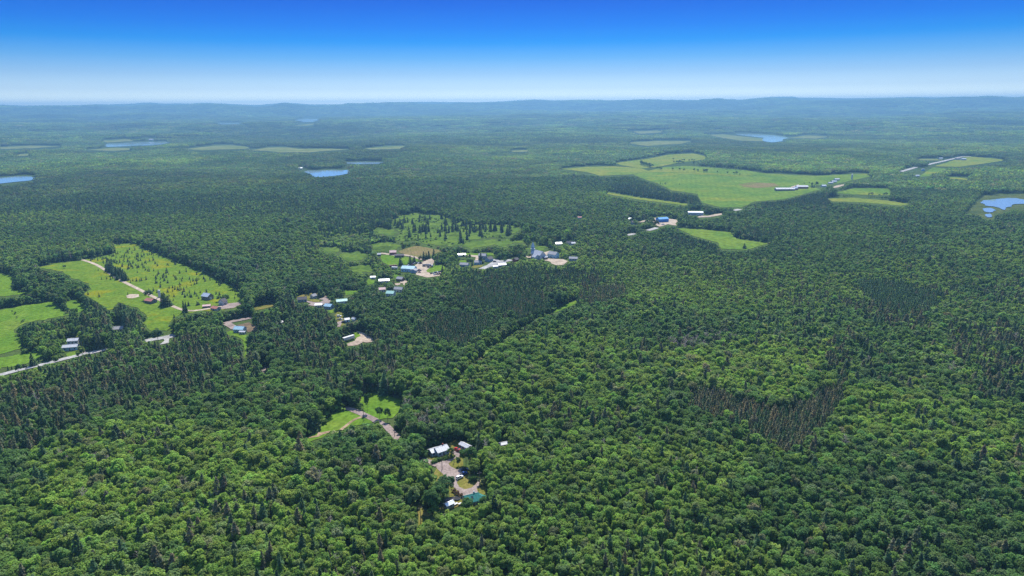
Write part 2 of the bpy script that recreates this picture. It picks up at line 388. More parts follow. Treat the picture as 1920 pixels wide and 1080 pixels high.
# ------------------------------------------------------------------ fields, yards, roads
G_MEADOW = field_mat('sunny meadow', (0.115, 0.200, 0.022), (0.150, 0.225, 0.024), (0.215, 0.235, 0.014), 16, 3.5)
G_GRASS = field_mat('fresh grass', (0.105, 0.205, 0.022), (0.14, 0.24, 0.026), (0.165, 0.235, 0.034), 26, 3, 0.05, 0.5, 6)
G_DRY = field_mat('dry lawn', (0.17, 0.175, 0.035), (0.24, 0.205, 0.06), (0.13, 0.16, 0.03), 9, 1.6)
G_CROP = field_mat('farm crop', (0.105, 0.195, 0.030), (0.155, 0.235, 0.032), (0.20, 0.24, 0.03), 70, 9, 0.035, 0.25, 12)
G_CROPY = field_mat('ripening hay', (0.17, 0.23, 0.035), (0.22, 0.24, 0.04), (0.13, 0.21, 0.03), 60, 9, 0.03, -0.3, 12)
G_FAR = field_mat('far hay field', (0.15, 0.19, 0.06), (0.20, 0.22, 0.08), (0.13, 0.18, 0.05), 90, 20)
G_TILL = field_mat('tilled garden', (0.17, 0.125, 0.085), (0.21, 0.16, 0.10), (0.15, 0.15, 0.06), 22, 2.5, 0.10, 0.35, 3)
G_STUB = field_mat('stubble plot', (0.19, 0.17, 0.06), (0.24, 0.185, 0.085), (0.15, 0.17, 0.04), 26, 4, 0.07, -0.2, 4)
G_MARSH = field_mat('marsh sedge', (0.075, 0.105, 0.035), (0.105, 0.13, 0.04), (0.055, 0.085, 0.03), 25, 5)
G_SCRUB = field_mat('regrowing scrub', (0.055, 0.10, 0.022), (0.085, 0.14, 0.03), (0.06, 0.095, 0.025), 14, 4)
G_WET = field_mat('rough green meadow', (0.085, 0.15, 0.025), (0.13, 0.20, 0.032), (0.065, 0.11, 0.022), 22, 5)
M_GRAVEL = field_mat('gravel', (0.31, 0.245, 0.22), (0.36, 0.29, 0.26), (0.26, 0.205, 0.18), 8, 1.2, bump=0.2)
M_SAND = field_mat('sandy yard', (0.46, 0.37, 0.28), (0.52, 0.43, 0.33), (0.40, 0.32, 0.25), 14, 3, bump=0.2)
M_DIRT = field_mat('dry dirt', (0.34, 0.24, 0.155), (0.42, 0.31, 0.20), (0.25, 0.20, 0.10), 8, 1.5, bump=0.2)
M_ASPH = field_mat('worn asphalt', (0.40, 0.39, 0.375), (0.46, 0.45, 0.43), (0.34, 0.33, 0.32), 18, 2, bump=0.1)

c6 = lambda p: crop(3.857, 0, 440, p); c3 = lambda p: crop(8.727, 560, 720, p); c2 = lambda p: crop(5.685, 770, 800, p)
c4 = lambda p: crop(4.8, 690, 440, p); c5 = lambda p: crop(6.0, 400, 530, p); cb = lambda p: crop(3.0, 640, 160, p)
BIG_MEADOW = c6([(270, 240), (400, 212), (590, 185), (740, 165), (835, 130), (835, 68), (950, 63), (985, 75), (1190, 165), (1450, 270), (1715, 390), (1750, 450), (1740, 492), (1690, 535),
                 (1600, 545), (1420, 560), (1250, 600), (1225, 660), (1245, 690), (1100, 705), (1030, 640), (1070, 590), (990, 530), (860, 490), (790, 550), (690, 480),
                 (600, 430), (650, 400), (648, 355), (520, 315), (450, 265), (330, 250)])
WET = cb([(300, 760), (420, 718), (600, 745), (700, 785), (930, 788), (1010, 800), (960, 850), (830, 862), (725, 872), (690, 905), (560, 905), (440, 880), (290, 868), (345, 845), (300, 790)])
FIELDS = [  # name, outline in the photograph, material, lift, label, category
    ('meadow', BIG_MEADOW, G_MEADOW, .30, 'large yellow-green meadow dotted with small conifers beside the farm', 'meadow'),
    ('field', c6([(-90, 290), (0, 283), (90, 293), (85, 395), (215, 418), (205, 430), (0, 447), (-90, 455)]), G_GRASS, .30, 'bright green field corner at the left edge above the dark grove', 'field'),
    ('field', c6([(-120, 560), (0, 545), (190, 510), (380, 487), (500, 585), (390, 600), (300, 620), (180, 640), (90, 690), (150, 750), (160, 820), (40, 860), (-120, 890)]), G_GRASS, .30, 'bright green hayfield at the left edge below the dark grove', 'field'),
    ('field', c6([(-120, 915), (0, 896), (150, 862), (300, 850), (312, 880), (230, 930), (0, 968), (-120, 985)]), G_GRASS, .30, 'narrow green field strip above the road at the left edge', 'field'),
    ('field', c6([(470, 492), (565, 470), (620, 540), (560, 572), (500, 540)]), G_GRASS, .30, 'small green field wedge between two hedgerows on the left', 'field'),
    ('meadow', c3([(1090, 130), (1290, 158), (1500, 208), (1700, 270), (1655, 330), (1635, 460), (1545, 560), (1300, 592), (1100, 482), (1010, 330), (1000, 240)]), G_GRASS, .30, 'bright green clearing above the bend of the gravel road', 'meadow'),
    ('meadow', c3([(700, 405), (850, 440), (1060, 530), (1250, 622), (1100, 662), (860, 690), (690, 755), (520, 785), (400, 880), (140, 970), (135, 890), (400, 640)]), G_GRASS, .30, 'bright green wedge of grass below the gravel road', 'meadow'),
    ('lawn', c2([(195, 235), (330, 200), (480, 150), (570, 205), (720, 228), (705, 290), (640, 300), (560, 320), (560, 420), (620, 480), (660, 560), (790, 560), (800, 700), (770, 790), (660, 810), (560, 830),
                 (440, 880), (330, 920), (300, 870), (420, 800), (400, 640), (330, 560), (260, 620), (250, 500), (280, 440), (220, 380), (180, 320)]), G_DRY, .30, 'yellowing lawn of the woodland clearing round the gravel yard', 'lawn'),
    ('lawn', c2([(75, 840), (110, 820), (150, 900), (250, 935), (180, 965), (130, 950), (125, 1040), (80, 1060), (85, 960)]), G_DRY, .30, 'thin dry grass track left of the teal-roofed house', 'lawn'),
    ('field', c4([(265, 150), (430, 100), (550, 122), (665, 145), (580, 190), (490, 205), (440, 210), (330, 180)]), G_STUB, .32, 'brownish stubble plot behind the red-roofed barn', 'field'),
    ('lawn', c4([(105, 190), (180, 180), (320, 200), (450, 222), (440, 255), (400, 262), (280, 275), (190, 278), (140, 255)]), G_GRASS, .34, 'bright lawn in front of the red-roofed barn', 'lawn'),
    ('lawn', c4([(525, 325), (560, 298), (600, 280), (690, 278), (690, 315), (650, 335), (570, 345), (535, 340)]), G_GRASS, .42, 'half-round green lawn inside the sandy village yard', 'lawn'),
    ('meadow', WET, G_WET, .30, 'rough green meadow studded with dark spruces behind the village', 'meadow'),
    ('meadow', cb([(180, 815), (240, 805), (318, 830), (300, 842), (250, 842), (190, 832)]), G_WET, .30, 'little green gap in the woods left of the spruce meadow', 'meadow'),
    ('scrub', [(592, 447), (620, 436), (660, 431), (700, 436), (716, 443), (700, 452), (670, 460), (630, 462), (600, 455)], G_SCRUB, .30, 'dark green regrowing scrub left of the spruce meadow', 'scrub'),
    ('field', [(1155, 306), (1200, 300), (1255, 290), (1300, 288), (1322, 293), (1324, 298), (1285, 304), (1240, 312), (1205, 316), (1165, 310)], G_CROPY, .45, 'upper hay field on the farm hill right of centre', 'field'),
    ('field', [(1053, 317), (1100, 313), (1150, 312), (1200, 315), (1215, 320), (1190, 327), (1125, 330), (1105, 324)], G_CROPY, .45, 'long pale field at the left end of the farm hill', 'field'),
    ('field', [(1188, 328), (1212, 321), (1240, 314), (1285, 311), (1400, 320), (1430, 325), (1530, 330), (1625, 326), (1632, 331), (1565, 345), (1512, 349), (1540, 355), (1505, 365), (1470, 374),
               (1415, 378), (1390, 389), (1350, 389), (1316, 380), (1308, 364), (1258, 357), (1235, 345), (1205, 335)], G_CROP, .40, 'broad green farm field sloping down to the white barns', 'field'),
    ('field', [(1196, 324), (1240, 316), (1330, 320), (1400, 327), (1398, 331), (1330, 326), (1240, 323)], G_CROPY, .75, 'yellowish band along the top of the broad farm field', 'field'),
    ('field', [(1385, 346), (1410, 342), (1452, 344), (1462, 350), (1420, 353), (1395, 351)], G_STUB, .75, 'brownish patch in the broad farm field left of the barns', 'field'),
    ('field', [(1272, 322), (1320, 318), (1390, 323), (1420, 329), (1380, 331), (1320, 327)], G_CROP, .9, 'greener strip between hedgerows on the farm hill', 'field'),
    ('field', [(1270, 428), (1320, 431), (1370, 436), (1380, 448), (1440, 457), (1400, 469), (1352, 467), (1346, 455), (1300, 443)], G_CROP, .40, 'green field tongue below the blue workshop', 'field'),
    ('field', [(1565, 362), (1602, 353), (1668, 354), (1669, 366), (1600, 365)], G_CROP, .40, 'small rectangular field right of the white barns', 'field'),
    ('field', [(1552, 373), (1600, 371), (1660, 376), (1705, 383), (1690, 386), (1620, 380), (1560, 378)], G_CROPY, .40, 'thin grassy strip below the small rectangular field', 'field'),
    ('field', [(1752, 312), (1780, 303), (1800, 297), (1815, 294), (1860, 297), (1888, 300), (1850, 306), (1800, 313)], G_CROPY, .45, 'hay field beside the straight road at upper right', 'field'),
    ('field', [(1722, 332), (1738, 321), (1750, 314), (1776, 317), (1750, 326), (1742, 331)], G_CROP, .45, 'small green field below the straight road at upper right', 'field'),
    ('field', [(1775, 331), (1815, 335), (1813, 338), (1778, 335)], G_CROPY, .45, 'sliver of yellow field right of the small roadside field', 'field'),
    ('field', [(1722, 298), (1765, 298), (1768, 301), (1725, 301)], G_FAR, .45, 'pale sliver of field left of the straight road', 'field'),
    ('marsh', [(1810, 400), (1830, 380), (1845, 368), (1880, 365), (1985, 362), (1985, 392), (1905, 390), (1880, 398), (1862, 402), (1862, 411), (1845, 410), (1832, 402)], G_MARSH, .25, 'olive sedge marsh round the bright pond', 'marsh'),
    ('field', [(345, 280), (400, 273), (440, 273), (472, 278), (430, 280), (380, 282)], G_FAR, .6, 'far pale field left of the paired far fields', 'field'),
    ('field', [(468, 282), (500, 277), (530, 276), (560, 279), (655, 281), (580, 286), (522, 286), (500, 283)], G_FAR, .6, 'far long pale field above the small central lake', 'field'),
    ('field', [(683, 279), (720, 275), (762, 273.5), (750, 279), (700, 280.5)], G_FAR, .6, 'far pale field right of the small central lake', 'field'),
    ('field', [(163, 281), (220, 277), (257, 280), (210, 283.5)], G_FAR, .6, 'far field in front of the pale narrow lake', 'field'),
    ('field', [(192, 264), (240, 260), (250, 264), (200, 267.5)], G_FAR, .6, 'far field behind the pale narrow lake', 'field'),
    ('field', [(0, 276), (60, 273), (115, 275), (60, 278), (0, 280)], G_FAR, .6, 'far thin field at the left edge', 'field'),
    ('field', [(32, 290), (54, 288), (53, 292), (34, 293)], G_FAR, .6, 'tiny far field gap near the left edge', 'field'),
    ('field', [(1175, 268), (1230, 264.5), (1297, 265), (1275, 270), (1215, 274)], G_FAR, .6, 'far pale field behind the farm hill', 'field'),
    ('field', [(1187, 247), (1230, 244.5), (1247, 248), (1200, 251)], G_FAR, .8, 'farther pale field above the field behind the farm hill', 'field'),
    ('field', [(958, 283), (990, 281), (991, 284.5), (962, 285)], G_FAR, .6, 'small far clearing near the middle of the woods', 'field'),
    ('field', [(1330, 253), (1355, 252), (1400, 257), (1433, 260), (1434, 265), (1390, 264), (1350, 258)], G_FAR, .6, 'far field on the near shore of the curved lake', 'field'),
    ('field', [(1478, 259), (1510, 254), (1556, 256), (1530, 260)], G_FAR, .6, 'far field right of the curved lake', 'field'),
    ('field', [(545, 236), (600, 231), (575, 236)], G_FAR, .8, 'far thin field below the whitish lake', 'field'),
    ('lawn', c4([(800, 178), (880, 168), (1000, 172), (1130, 166), (1140, 186), (1010, 190), (900, 186), (830, 200)]), G_GRASS, .36, 'long sunny lawn behind the village houses', 'lawn'),
    ('lawn', c4([(815, 232), (890, 230), (882, 262), (830, 262)]), G_GRASS, .36, 'small bright lawn left of the sandy lane', 'lawn'),
    ('lawn', c4([(930, 285), (1020, 272), (1040, 290), (950, 306)]), G_DRY, .36, 'narrow dry verge below the grey village house', 'lawn'),
    ('meadow', cb([(690, 905), (725, 872), (860, 868), (900, 880), (860, 900), (790, 905), (740, 925)]), G_WET, .30, 'lower corner of rough meadow toward the village', 'meadow'),
    ('meadow', cb([(170, 900), (260, 880), (330, 905), (300, 930), (200, 940)]), G_WET, .30, 'rough grass left of the stubble plot', 'meadow'),
    ('meadow', [(1080, 563), (1045, 579), (1034, 587), (1043, 586), (1083, 568)], G_GRASS, .30, 'bright grassy ride between brown conifers and green woods', 'meadow'),
    ('meadow', [(640, 478), (668, 472), (690, 478), (676, 488), (650, 490)], G_WET, .30, 'pale green opening left of the small white-roofed shed', 'meadow'),
    ('meadow', [(600, 466), (630, 463), (642, 471), (615, 476)], G_WET, .30, 'small green opening below the dark scrub', 'meadow'),
    ('meadow', [(655, 503), (690, 497), (700, 507), (672, 514)], G_WET, .30, 'scrubby opening at the left end of the village', 'meadow'),
    ('meadow', [(905, 456), (950, 449), (985, 454), (940, 463)], G_WET, .30, 'scrubby opening at the right end of the spruce meadow', 'meadow'),
    ('meadow', [(985, 466), (1010, 461), (1030, 465), (1004, 471)], G_WET, .30, 'small light opening behind the church', 'meadow'),
    ('field', [(1140, 361), (1200, 371), (1290, 383), (1285, 386), (1200, 375), (1138, 364)], G_CROPY, .45, 'thin pale strip below the dark conifer block on the farm hill', 'field'),
    # yards
    ('gravel_yard', c2([(285, 405), (330, 372), (450, 337), (458, 300), (445, 268), (480, 262), (560, 270), (620, 292), (560, 320), (485, 336), (440, 368), (402, 402), (430, 432), (490, 462), (545, 445), (565, 490), (505, 575),
                        (492, 605), (520, 650), (580, 674), (650, 657), (697, 617), (722, 575), (742, 580), (735, 630), (705, 668), (722, 722), (690, 760), (560, 760), (500, 690), (430, 622), (370, 542), (300, 472), (272, 440)]), M_GRAVEL, .42, 'pinkish gravel yard and drive loop in the woodland clearing', 'yard'),
    ('dirt_path', c2([(640, 300), (700, 238), (722, 236), (690, 285), (655, 310), (630, 360), (615, 345)]), M_DIRT, .44, 'worn dirt path beside the long white shed', 'path'),
    ('dirt_patch', c3([(300, 850), (320, 800), (370, 800), (520, 770), (500, 800), (380, 840), (330, 870), (150, 895), (200, 870)]), M_DIRT, .42, 'bare reddish earth at the tip of the grass wedge', 'ground'),
    ('dirt_patch', c6([(912, 445), (940, 432), (1005, 433), (1008, 450), (960, 463), (920, 460)]), M_SAND, .42, 'sandy scrape in the big meadow', 'ground'),
    ('gravel_yard', c6([(1560, 525), (1650, 500), (1740, 490), (1750, 503), (1690, 532), (1580, 543)]), M_GRAVEL, .44, 'grey farmyard at the end of the farm track', 'yard'),
    ('sandy_yard', c4([(425, 275), (505, 240), (585, 210), (600, 240), (575, 285), (530, 320), (540, 342), (570, 350), (660, 338), (645, 372), (530, 388), (430, 362), (440, 320), (410, 300)]), M_SAND, .40, 'wide sandy yard by the long blue-roofed building', 'yard'),
    ('sandy_yard', c4([(900, 182), (990, 190), (1000, 215), (980, 245), (962, 240), (970, 205), (900, 195)]), M_SAND, .40, 'pale sandy lane left of the grey village house', 'yard'),
    ('paved_lot', c4([(1075, 272), (1120, 245), (1115, 220), (1160, 218), (1185, 235), (1290, 228), (1240, 250), (1130, 290), (1090, 290)]), M_ASPH, .40, 'pale paved street corner in the village centre', 'street'),
    ('paved_lot', c4([(1410, 195), (1480, 190), (1500, 205), (1440, 212)]), M_SAND, .40, 'pale forecourt left of the church', 'yard'),
    ('paved_lot', c4([(1575, 230), (1600, 215), (1690, 220), (1760, 225), (1800, 240), (1760, 272), (1700, 278), (1650, 262), (1640, 245)]), M_SAND, .40, 'wide sandy lot right of the church', 'yard'),
    ('paved_lot', c4([(1570, 165), (1640, 145), (1650, 160), (1610, 185), (1580, 190)]), M_SAND, .40, 'pale lane behind the church', 'yard'),
    ('sandy_yard', crop(12, 690, 470, [(720, 710), (800, 670), (880, 690), (885, 720), (830, 735), (825, 790), (800, 780), (790, 740), (720, 735)]), M_SAND, .40, 'cream sandy drive among village trees', 'yard'),
    ('sandy_yard', crop(12, 690, 470, [(600, 740), (720, 735), (730, 765), (660, 790), (610, 770)]), M_SAND, .40, 'small cream sandy patch left of the village drive', 'yard'),
    ('lawn', crop(12, 690, 470, [(580, 530), (680, 525), (690, 610), (600, 620)]), G_GRASS, .36, 'small sunny lawn below the long blue-roofed building', 'lawn'),
    ('lawn', crop(12, 690, 470, [(-10, 640), (60, 645), (160, 690), (140, 740), (60, 760), (-10, 770)]), G_GRASS, .36, 'sunny back lawn at the left end of the village', 'lawn'),
    ('lawn', crop(9.82, 540, 540, [(140, 175), (260, 130), (440, 92), (455, 150), (480, 210), (600, 225), (570, 262), (480, 262), (380, 230), (250, 205), (150, 215)]), G_DRY, .36, 'roadside lawn by the row of three village houses', 'lawn'),
    ('gravel_yard', crop(9.82, 540, 540, [(360, 240), (480, 268), (590, 265), (660, 225), (560, 210), (650, 185), (700, 140), (730, 190), (785, 215), (775, 280), (690, 300), (600, 320), (640, 360), (560, 350), (460, 335), (370, 320), (420, 290), (340, 260)]), M_GRAVEL, .40, 'pale driveways by the light-blue roofed house', 'yard'),
    ('lawn', crop(9.82, 540, 540, [(740, 420), (840, 400), (850, 455), (770, 470)]), G_GRASS, .36, 'tiny lawn under the light-blue roofed house', 'lawn'),
    ('lawn', crop(9.82, 540, 540, [(850, 510), (900, 450), (1000, 440), (1010, 520), (1040, 580), (990, 640), (1060, 690), (990, 720), (890, 610)]), G_DRY, .36, 'sunny yard lawn with parked cars in the woods', 'lawn'),
    ('gravel_yard', crop(9.82, 540, 540, [(900, 635), (990, 605), (1040, 620), (990, 660), (960, 720), (905, 720)]), M_GRAVEL, .42, 'pinkish drive end with parked cars in the woods', 'yard'),
    ('lawn', crop(9.82, 540, 540, [(1030, 40), (1100, 60), (1240, 50), (1290, 70), (1200, 120), (1060, 140)]), G_GRASS, .36, 'green paddock between village trees', 'lawn'),
    ('dirt_lot', crop(9.82, 540, 540, [(1190, 785), (1260, 790), (1420, 840), (1560, 900), (1562, 1000), (1450, 1010), (1380, 1000), (1280, 1060), (1100, 1075), (1090, 1030), (1230, 980), (1260, 925), (1340, 885), (1290, 820)]), M_SAND, .40, 'bare sandy lot by the long white trailer', 'yard'),
    ('lawn', crop(9.82, 540, 540, [(1230, 830), (1330, 830), (1350, 880), (1250, 930), (1220, 900)]), G_GRASS, .36, 'small grass patch by the long white trailer', 'lawn'),
    ('garden_plot', c5([(262, 482), (400, 450), (492, 500), (490, 540), (390, 562), (350, 520)]), G_TILL, .42, 'brown tilled garden behind the blue-roofed shed', 'garden'),
    ('lawn', c5([(150, 560), (200, 545), (250, 560), (370, 585), (380, 700), (385, 830), (350, 840), (345, 660), (270, 610), (170, 600)]), G_GRASS, .36, 'green strip running down from the blue-roofed shed', 'lawn'),
    ('lawn', c5([(455, 280), (560, 255), (700, 228), (700, 262), (600, 290), (470, 312)]), G_DRY, .36, 'dry roadside lawn right of the farmyard', 'lawn'),
    ('lawn', c6([(480, 860), (560, 838), (590, 850), (560, 880), (490, 885)]), G_GRASS, .36, 'front lawn of the white-roofed roadside houses', 'lawn'),
    ('gravel_yard', c6([(575, 815), (605, 818), (632, 862), (600, 870)]), M_GRAVEL, .42, 'pale driveway of the white-roofed roadside houses', 'yard'),
    ('paved_lot', c6([(1185, 735), (1262, 722), (1268, 740), (1225, 752), (1222, 785), (1150, 798), (1190, 770)]), M_ASPH, .40, 'pale road widening below the big meadow', 'road'),
    ('gravel_yard', crop(8, 1160, 390, [(270, 222), (400, 180), (490, 148), (600, 152), (700, 155), (870, 180), (885, 205), (850, 235), (870, 265), (820, 262), (740, 245), (650, 275), (600, 285), (560, 255), (540, 215), (430, 195), (380, 215)]), M_SAND, .45, 'pale gravel yard of the blue workshop', 'yard'),
    ('gravel_yard', crop(8, 1160, 390, [(1180, 135), (1250, 118), (1340, 120), (1420, 100), (1545, 82), (1550, 105), (1480, 118), (1370, 138), (1200, 145)]), M_SAND, .45, 'pale yard of the long white warehouse', 'yard'),
    ('gravel_yard', crop(9.14, 1430, 330, [(1210, 190), (1260, 165), (1390, 145), (1395, 160), (1300, 195), (1215, 205)]), M_SAND, .45, 'pale farm lane right of the white barns', 'yard'),
    ('gravel_yard', crop(9.14, 1430, 330, [(460, 210), (500, 180), (610, 148), (630, 155), (570, 190), (580, 215), (500, 225)]), M_SAND, .45, 'pale lane behind the white barns', 'yard'),
]
field_world = {}
def ragged(pts, amp):
    o = []; n = len(pts)
    for i in range(n):
        (x0, y0), (x1, y1) = pts[i], pts[(i + 1) % n]; L = math.hypot(x1 - x0, y1 - y0); k = max(int(L / 5), 1)
        for q in range(k):
            x_, y_ = x0 + (x1 - x0) * q / k, y0 + (y1 - y0) * q / k
            o.append((x_ + amp * 2 * (vnoise(x_, y_ * 3, 7, 31) - .5) * 1.6, y_ + amp * (vnoise(x_, y_ * 3, 7, 32) - .5) * 1.3))
    return o
for (nm, pts, mt, lift, lab, ct) in FIELDS:
    if mt in (G_WET, G_SCRUB, G_MARSH, G_MEADOW) or (nm == 'field' and mt is G_GRASS): pts = ragged(pts, 5.0 if mt in (G_WET, G_SCRUB) else 2.2)
    w = gp([p[0] for p in pts], [p[1] for p in pts]); field_world[lab] = w
    drape(nm, w, mt, lift, lab, ct, rough_edge=0.5 if 'yard' in nm or 'lot' in nm else 1.5)
    if nm != 'scrub': mask_poly(pts)
def road(name, px_path, width, mt, lift, label, cat='road', mask=True):
    w = gp([p[0] for p in px_path], [p[1] for p in px_path])[:, :2]
    P = []
    for i in range(len(w) - 1):
        p0, p1, p2, p3 = w[max(i - 1, 0)], w[i], w[i + 1], w[min(i + 2, len(w) - 1)]
        k = max(int(np.hypot(*(p2 - p1)) / 6), 2)
        for q in range(k):
            t = q / k; P.append(0.5 * ((2 * p1) + (p2 - p0) * t + (2 * p0 - 5 * p1 + 4 * p2 - p3) * t * t + (3 * p1 - p0 - 3 * p2 + p3) * t ** 3))
    P.append(w[-1]); P = np.array(P); T = np.gradient(P, axis=0); T /= np.linalg.norm(T, axis=1, keepdims=True) + 1e-9
    Nn = np.stack([-T[:, 1], T[:, 0]], -1); hw = width / 2 * (0.94 + 0.12 * fbm(P[:, 0], P[:, 1], 15, 4))[:, None]
    cols = [P + Nn * hw * s for s in (-1, -0.33, 0.33, 1)]
    V = np.concatenate(cols); V3 = np.column_stack([V, hz(V[:, 0], V[:, 1]) + lift]); n = len(P)
    i = np.arange(n - 1); Q = np.concatenate([np.stack([k * n + i, (k + 1) * n + i, (k + 1) * n + i + 1, k * n + i + 1], -1)[:, ::-1] for k in range(3)])
    tag(link(name, mesh_np(name, V3, [Q], [mt])), label, cat, kind='structure')
    if mask:
        ax, ay, _ = proj(V3[:n, 0], V3[:n, 1], V3[:n, 2]); bx, by, _ = proj(V3[-n:, 0], V3[-n:, 1], V3[-n:, 2])
        mask_poly(list(zip(ax, ay)) + list(zip(bx[::-1], by[::-1])))
    return P
road('gravel_road', c3([(720, 395), (850, 420), (950, 460), (1100, 525), (1260, 600)]), 5.0, M_GRAVEL, .46, 'grey gravel road bending between two green clearings')
road('gravel_road', c3([(1390, 672), (1440, 700), (1500, 765), (1580, 850)]) + [(744, 822)], 5.0, M_GRAVEL, .46, 'short visible stretch of gravel road below the bend')
road('gravel_road', [(703, 789), (712, 793.5), (720, 797.5)], 5.0, M_GRAVEL, .45, 'shaded piece of gravel road joining the bend to the lower stretch', mask=False)
road('gravel_road', [(743, 821), (760, 838), (778, 850), (792, 859)], 5.0, M_GRAVEL, .45, 'tree-covered gravel road leading into the woodland clearing', mask=False)
road('dirt_track', c3([(1050, 545), (960, 570), (880, 610), (790, 680), (690, 760)]), 2.2, M_DIRT, .44, 'thin reddish track curving through the grass wedge', 'track')
road('gravel_road', c2([(120, 350), (165, 372), (230, 392), (290, 415)]), 5.0, M_GRAVEL, .45, 'gravel lane entering the woodland clearing from the trees')
road('dirt_track', c6([(595, 183), (680, 212), (750, 250), (830, 305), (900, 345), (1010, 400), (1090, 442), (1150, 470), (1240, 515), (1320, 545), (1400, 553), (1520, 535), (1600, 520)]), 4.5, M_SAND, .46, 'pale farm track crossing the big meadow', 'track')
road('road', c6([(-80, 1040), (0, 1018), (190, 968), (330, 937), (440, 907), (560, 878), (660, 856), (790, 828)]), 6.5, M_ASPH, .46, 'grey country road along the left fields')
road('road', c6([(1040, 772), (1110, 758), (1200, 745), (1265, 725)]), 8.5, M_ASPH, .44, 'grey stretch of country road between dark trees')
road('gravel_road', c5([(130, 462), (200, 442), (320, 418), (435, 396)]), 7.0, M_GRAVEL, .46, 'pale lane leading to the blue-roofed shed')
road('gravel_road', c5([(150, 462), (200, 490), (245, 520)]), 7.5, M_GRAVEL, .48, 'short pale spur beside the blue-roofed shed')
road('dirt_track', c5([(545, 1020), (575, 980), (600, 950)]), 4.0, M_GRAVEL, .46, 'pinkish glimpse of track between dark trees', 'track')
road('gravel_road', crop(12, 690, 470, [(270, 60), (400, 75), (620, 110), (800, 100), (950, 125), (1100, 165), (1230, 205)]), 6, M_SAND, .44, 'pale lane from the red-roofed barn to the sandy yard')
road('road', c4([(1020, 312), (1075, 288), (1130, 270), (1210, 247), (1290, 228)]), 9, M_ASPH, .46, 'village main street seen between houses')
road('road', crop(8, 1160, 390, [(430, 340), (500, 322), (580, 298)]), 9, M_ASPH, .46, 'short piece of road below the blue workshop')
road('road', crop(8, 1160, 390, [(120, 410), (180, 400), (240, 385)]), 9, M_ASPH, .46, 'lower short piece of road left of the blue workshop')
road('road', crop(8, 1160, 390, [(1720, 40), (1760, 35), (1815, 20)]), 12, M_ASPH, .46, 'short piece of road below the broad farm field')
road('road', crop(5.333, 1560, 270, [(685, 278), (730, 265), (790, 248), (845, 232)]), 13, M_ASPH, .5, 'lower piece of the straight road at upper right')
road('road', crop(5.333, 1560, 270, [(960, 208), (1040, 188), (1140, 165), (1240, 142), (1310, 128), (1390, 126)]), 13, M_ASPH, .5, 'straight pale road climbing past the upper right hay field')

# ------------------------------------------------------------------ trees: shapes
def quads(P, Nm, S, r):
    """irregular leaf sprays at P facing Nm with size S"""
    n = len(P); a = r.normal(size=(n, 3)); a -= (a * Nm).sum(1, keepdims=True) * Nm; a /= np.linalg.norm(a, axis=1, keepdims=True) + 1e-9
    b = np.cross(Nm, a); S = S[:, None]
    k = [(-1, -.35), (.1, -.9), (1, .3), (-.2, .95)]
    V = np.stack([P + S * (a * (x + r.uniform(-.25, .25, (n, 1))) + b * (y + r.uniform(-.25, .25, (n, 1)))) * .62 + Nm * S * r.uniform(-.12, .12, (n, 1)) for x, y in k], 1).reshape(-1, 3)
    return V, np.arange(4 * n).reshape(n, 4)
def unit(v): return v / (np.linalg.norm(v, axis=1, keepdims=True) + 1e-9)
def broadleaf_crown(seed, nq, leaf, ax=(4.4, 4.4, 5.4), zc=10.4, nl=19, lobe=(.85, 2.05)):
    r = np.random.default_rng(seed); ax = np.array(ax)
    k = np.arange(nl); zz = 1 - (k + .5) / nl * 1.45; th = k * 2.39996 + r.uniform(0, 6)
    D = np.stack([np.sqrt(np.maximum(1 - zz * zz, 0)) * np.cos(th), np.sqrt(np.maximum(1 - zz * zz, 0)) * np.sin(th), zz], -1)
    C = D * ax * r.uniform(.42, .92, (nl, 1)) + np.array([0, 0, zc]) + r.normal(size=(nl, 3)) * .45
    lr = r.uniform(*lobe, nl); w = lr ** 2; w /= w.sum()
    li = r.choice(nl, int(nq * 1.9), p=w); d = unit(r.normal(size=(len(li), 3)) + np.array([0, 0, .25]))
    P = C[li] + d * lr[li][:, None] * r.uniform(.62, 1.14, (len(li), 1))
    q = np.linalg.norm((P - np.array([0, 0, zc])) / ax, axis=1)
    keep = (q > .58) & (P[:, 2] > zc - ax[2] * .85); P, d, li = P[keep][:nq], d[keep][:nq], li[keep][:nq]
    Nm = unit(d * .50 + unit(P - np.array([0, 0, zc - 2])) * .22 + np.array([0, 0, .50]) + r.normal(size=P.shape) * .45)
    V, Q = quads(P, Nm, leaf * r.uniform(.65, 1.35, len(P)), r)
    lc = r.uniform(.78, 1.22, nl)[li][:, None] * r.uniform(.82, 1.18, (len(P), 1)); tw = lc * (1 + r.uniform(-.08, .08, (len(P), 3)))
    return V, [Q], tw
def taper_tube(r0, r1, z0, z1, n=6, bend=0.3, seed=0):
    r = np.random.default_rng(seed); zs = np.linspace(z0, z1, 4); rs = np.linspace(r0, r1, 4); V = []
    off = np.cumsum(r.normal(size=(4, 2)) * bend * .4, axis=0); off[0] = 0
    for z, q, o in zip(zs, rs, off):
        a = np.arange(n) * 2 * math.pi / n; V.append(np.stack([o[0] + q * np.cos(a), o[1] + q * np.sin(a), np.full(n, z)], -1))
    V = np.concatenate(V); i, j = np.mgrid[0:3, 0:n]
    return V, np.stack([i * n + j, i * n + (j + 1) % n, (i + 1) * n + (j + 1) % n, (i + 1) * n + j], -1).reshape(-1, 4)
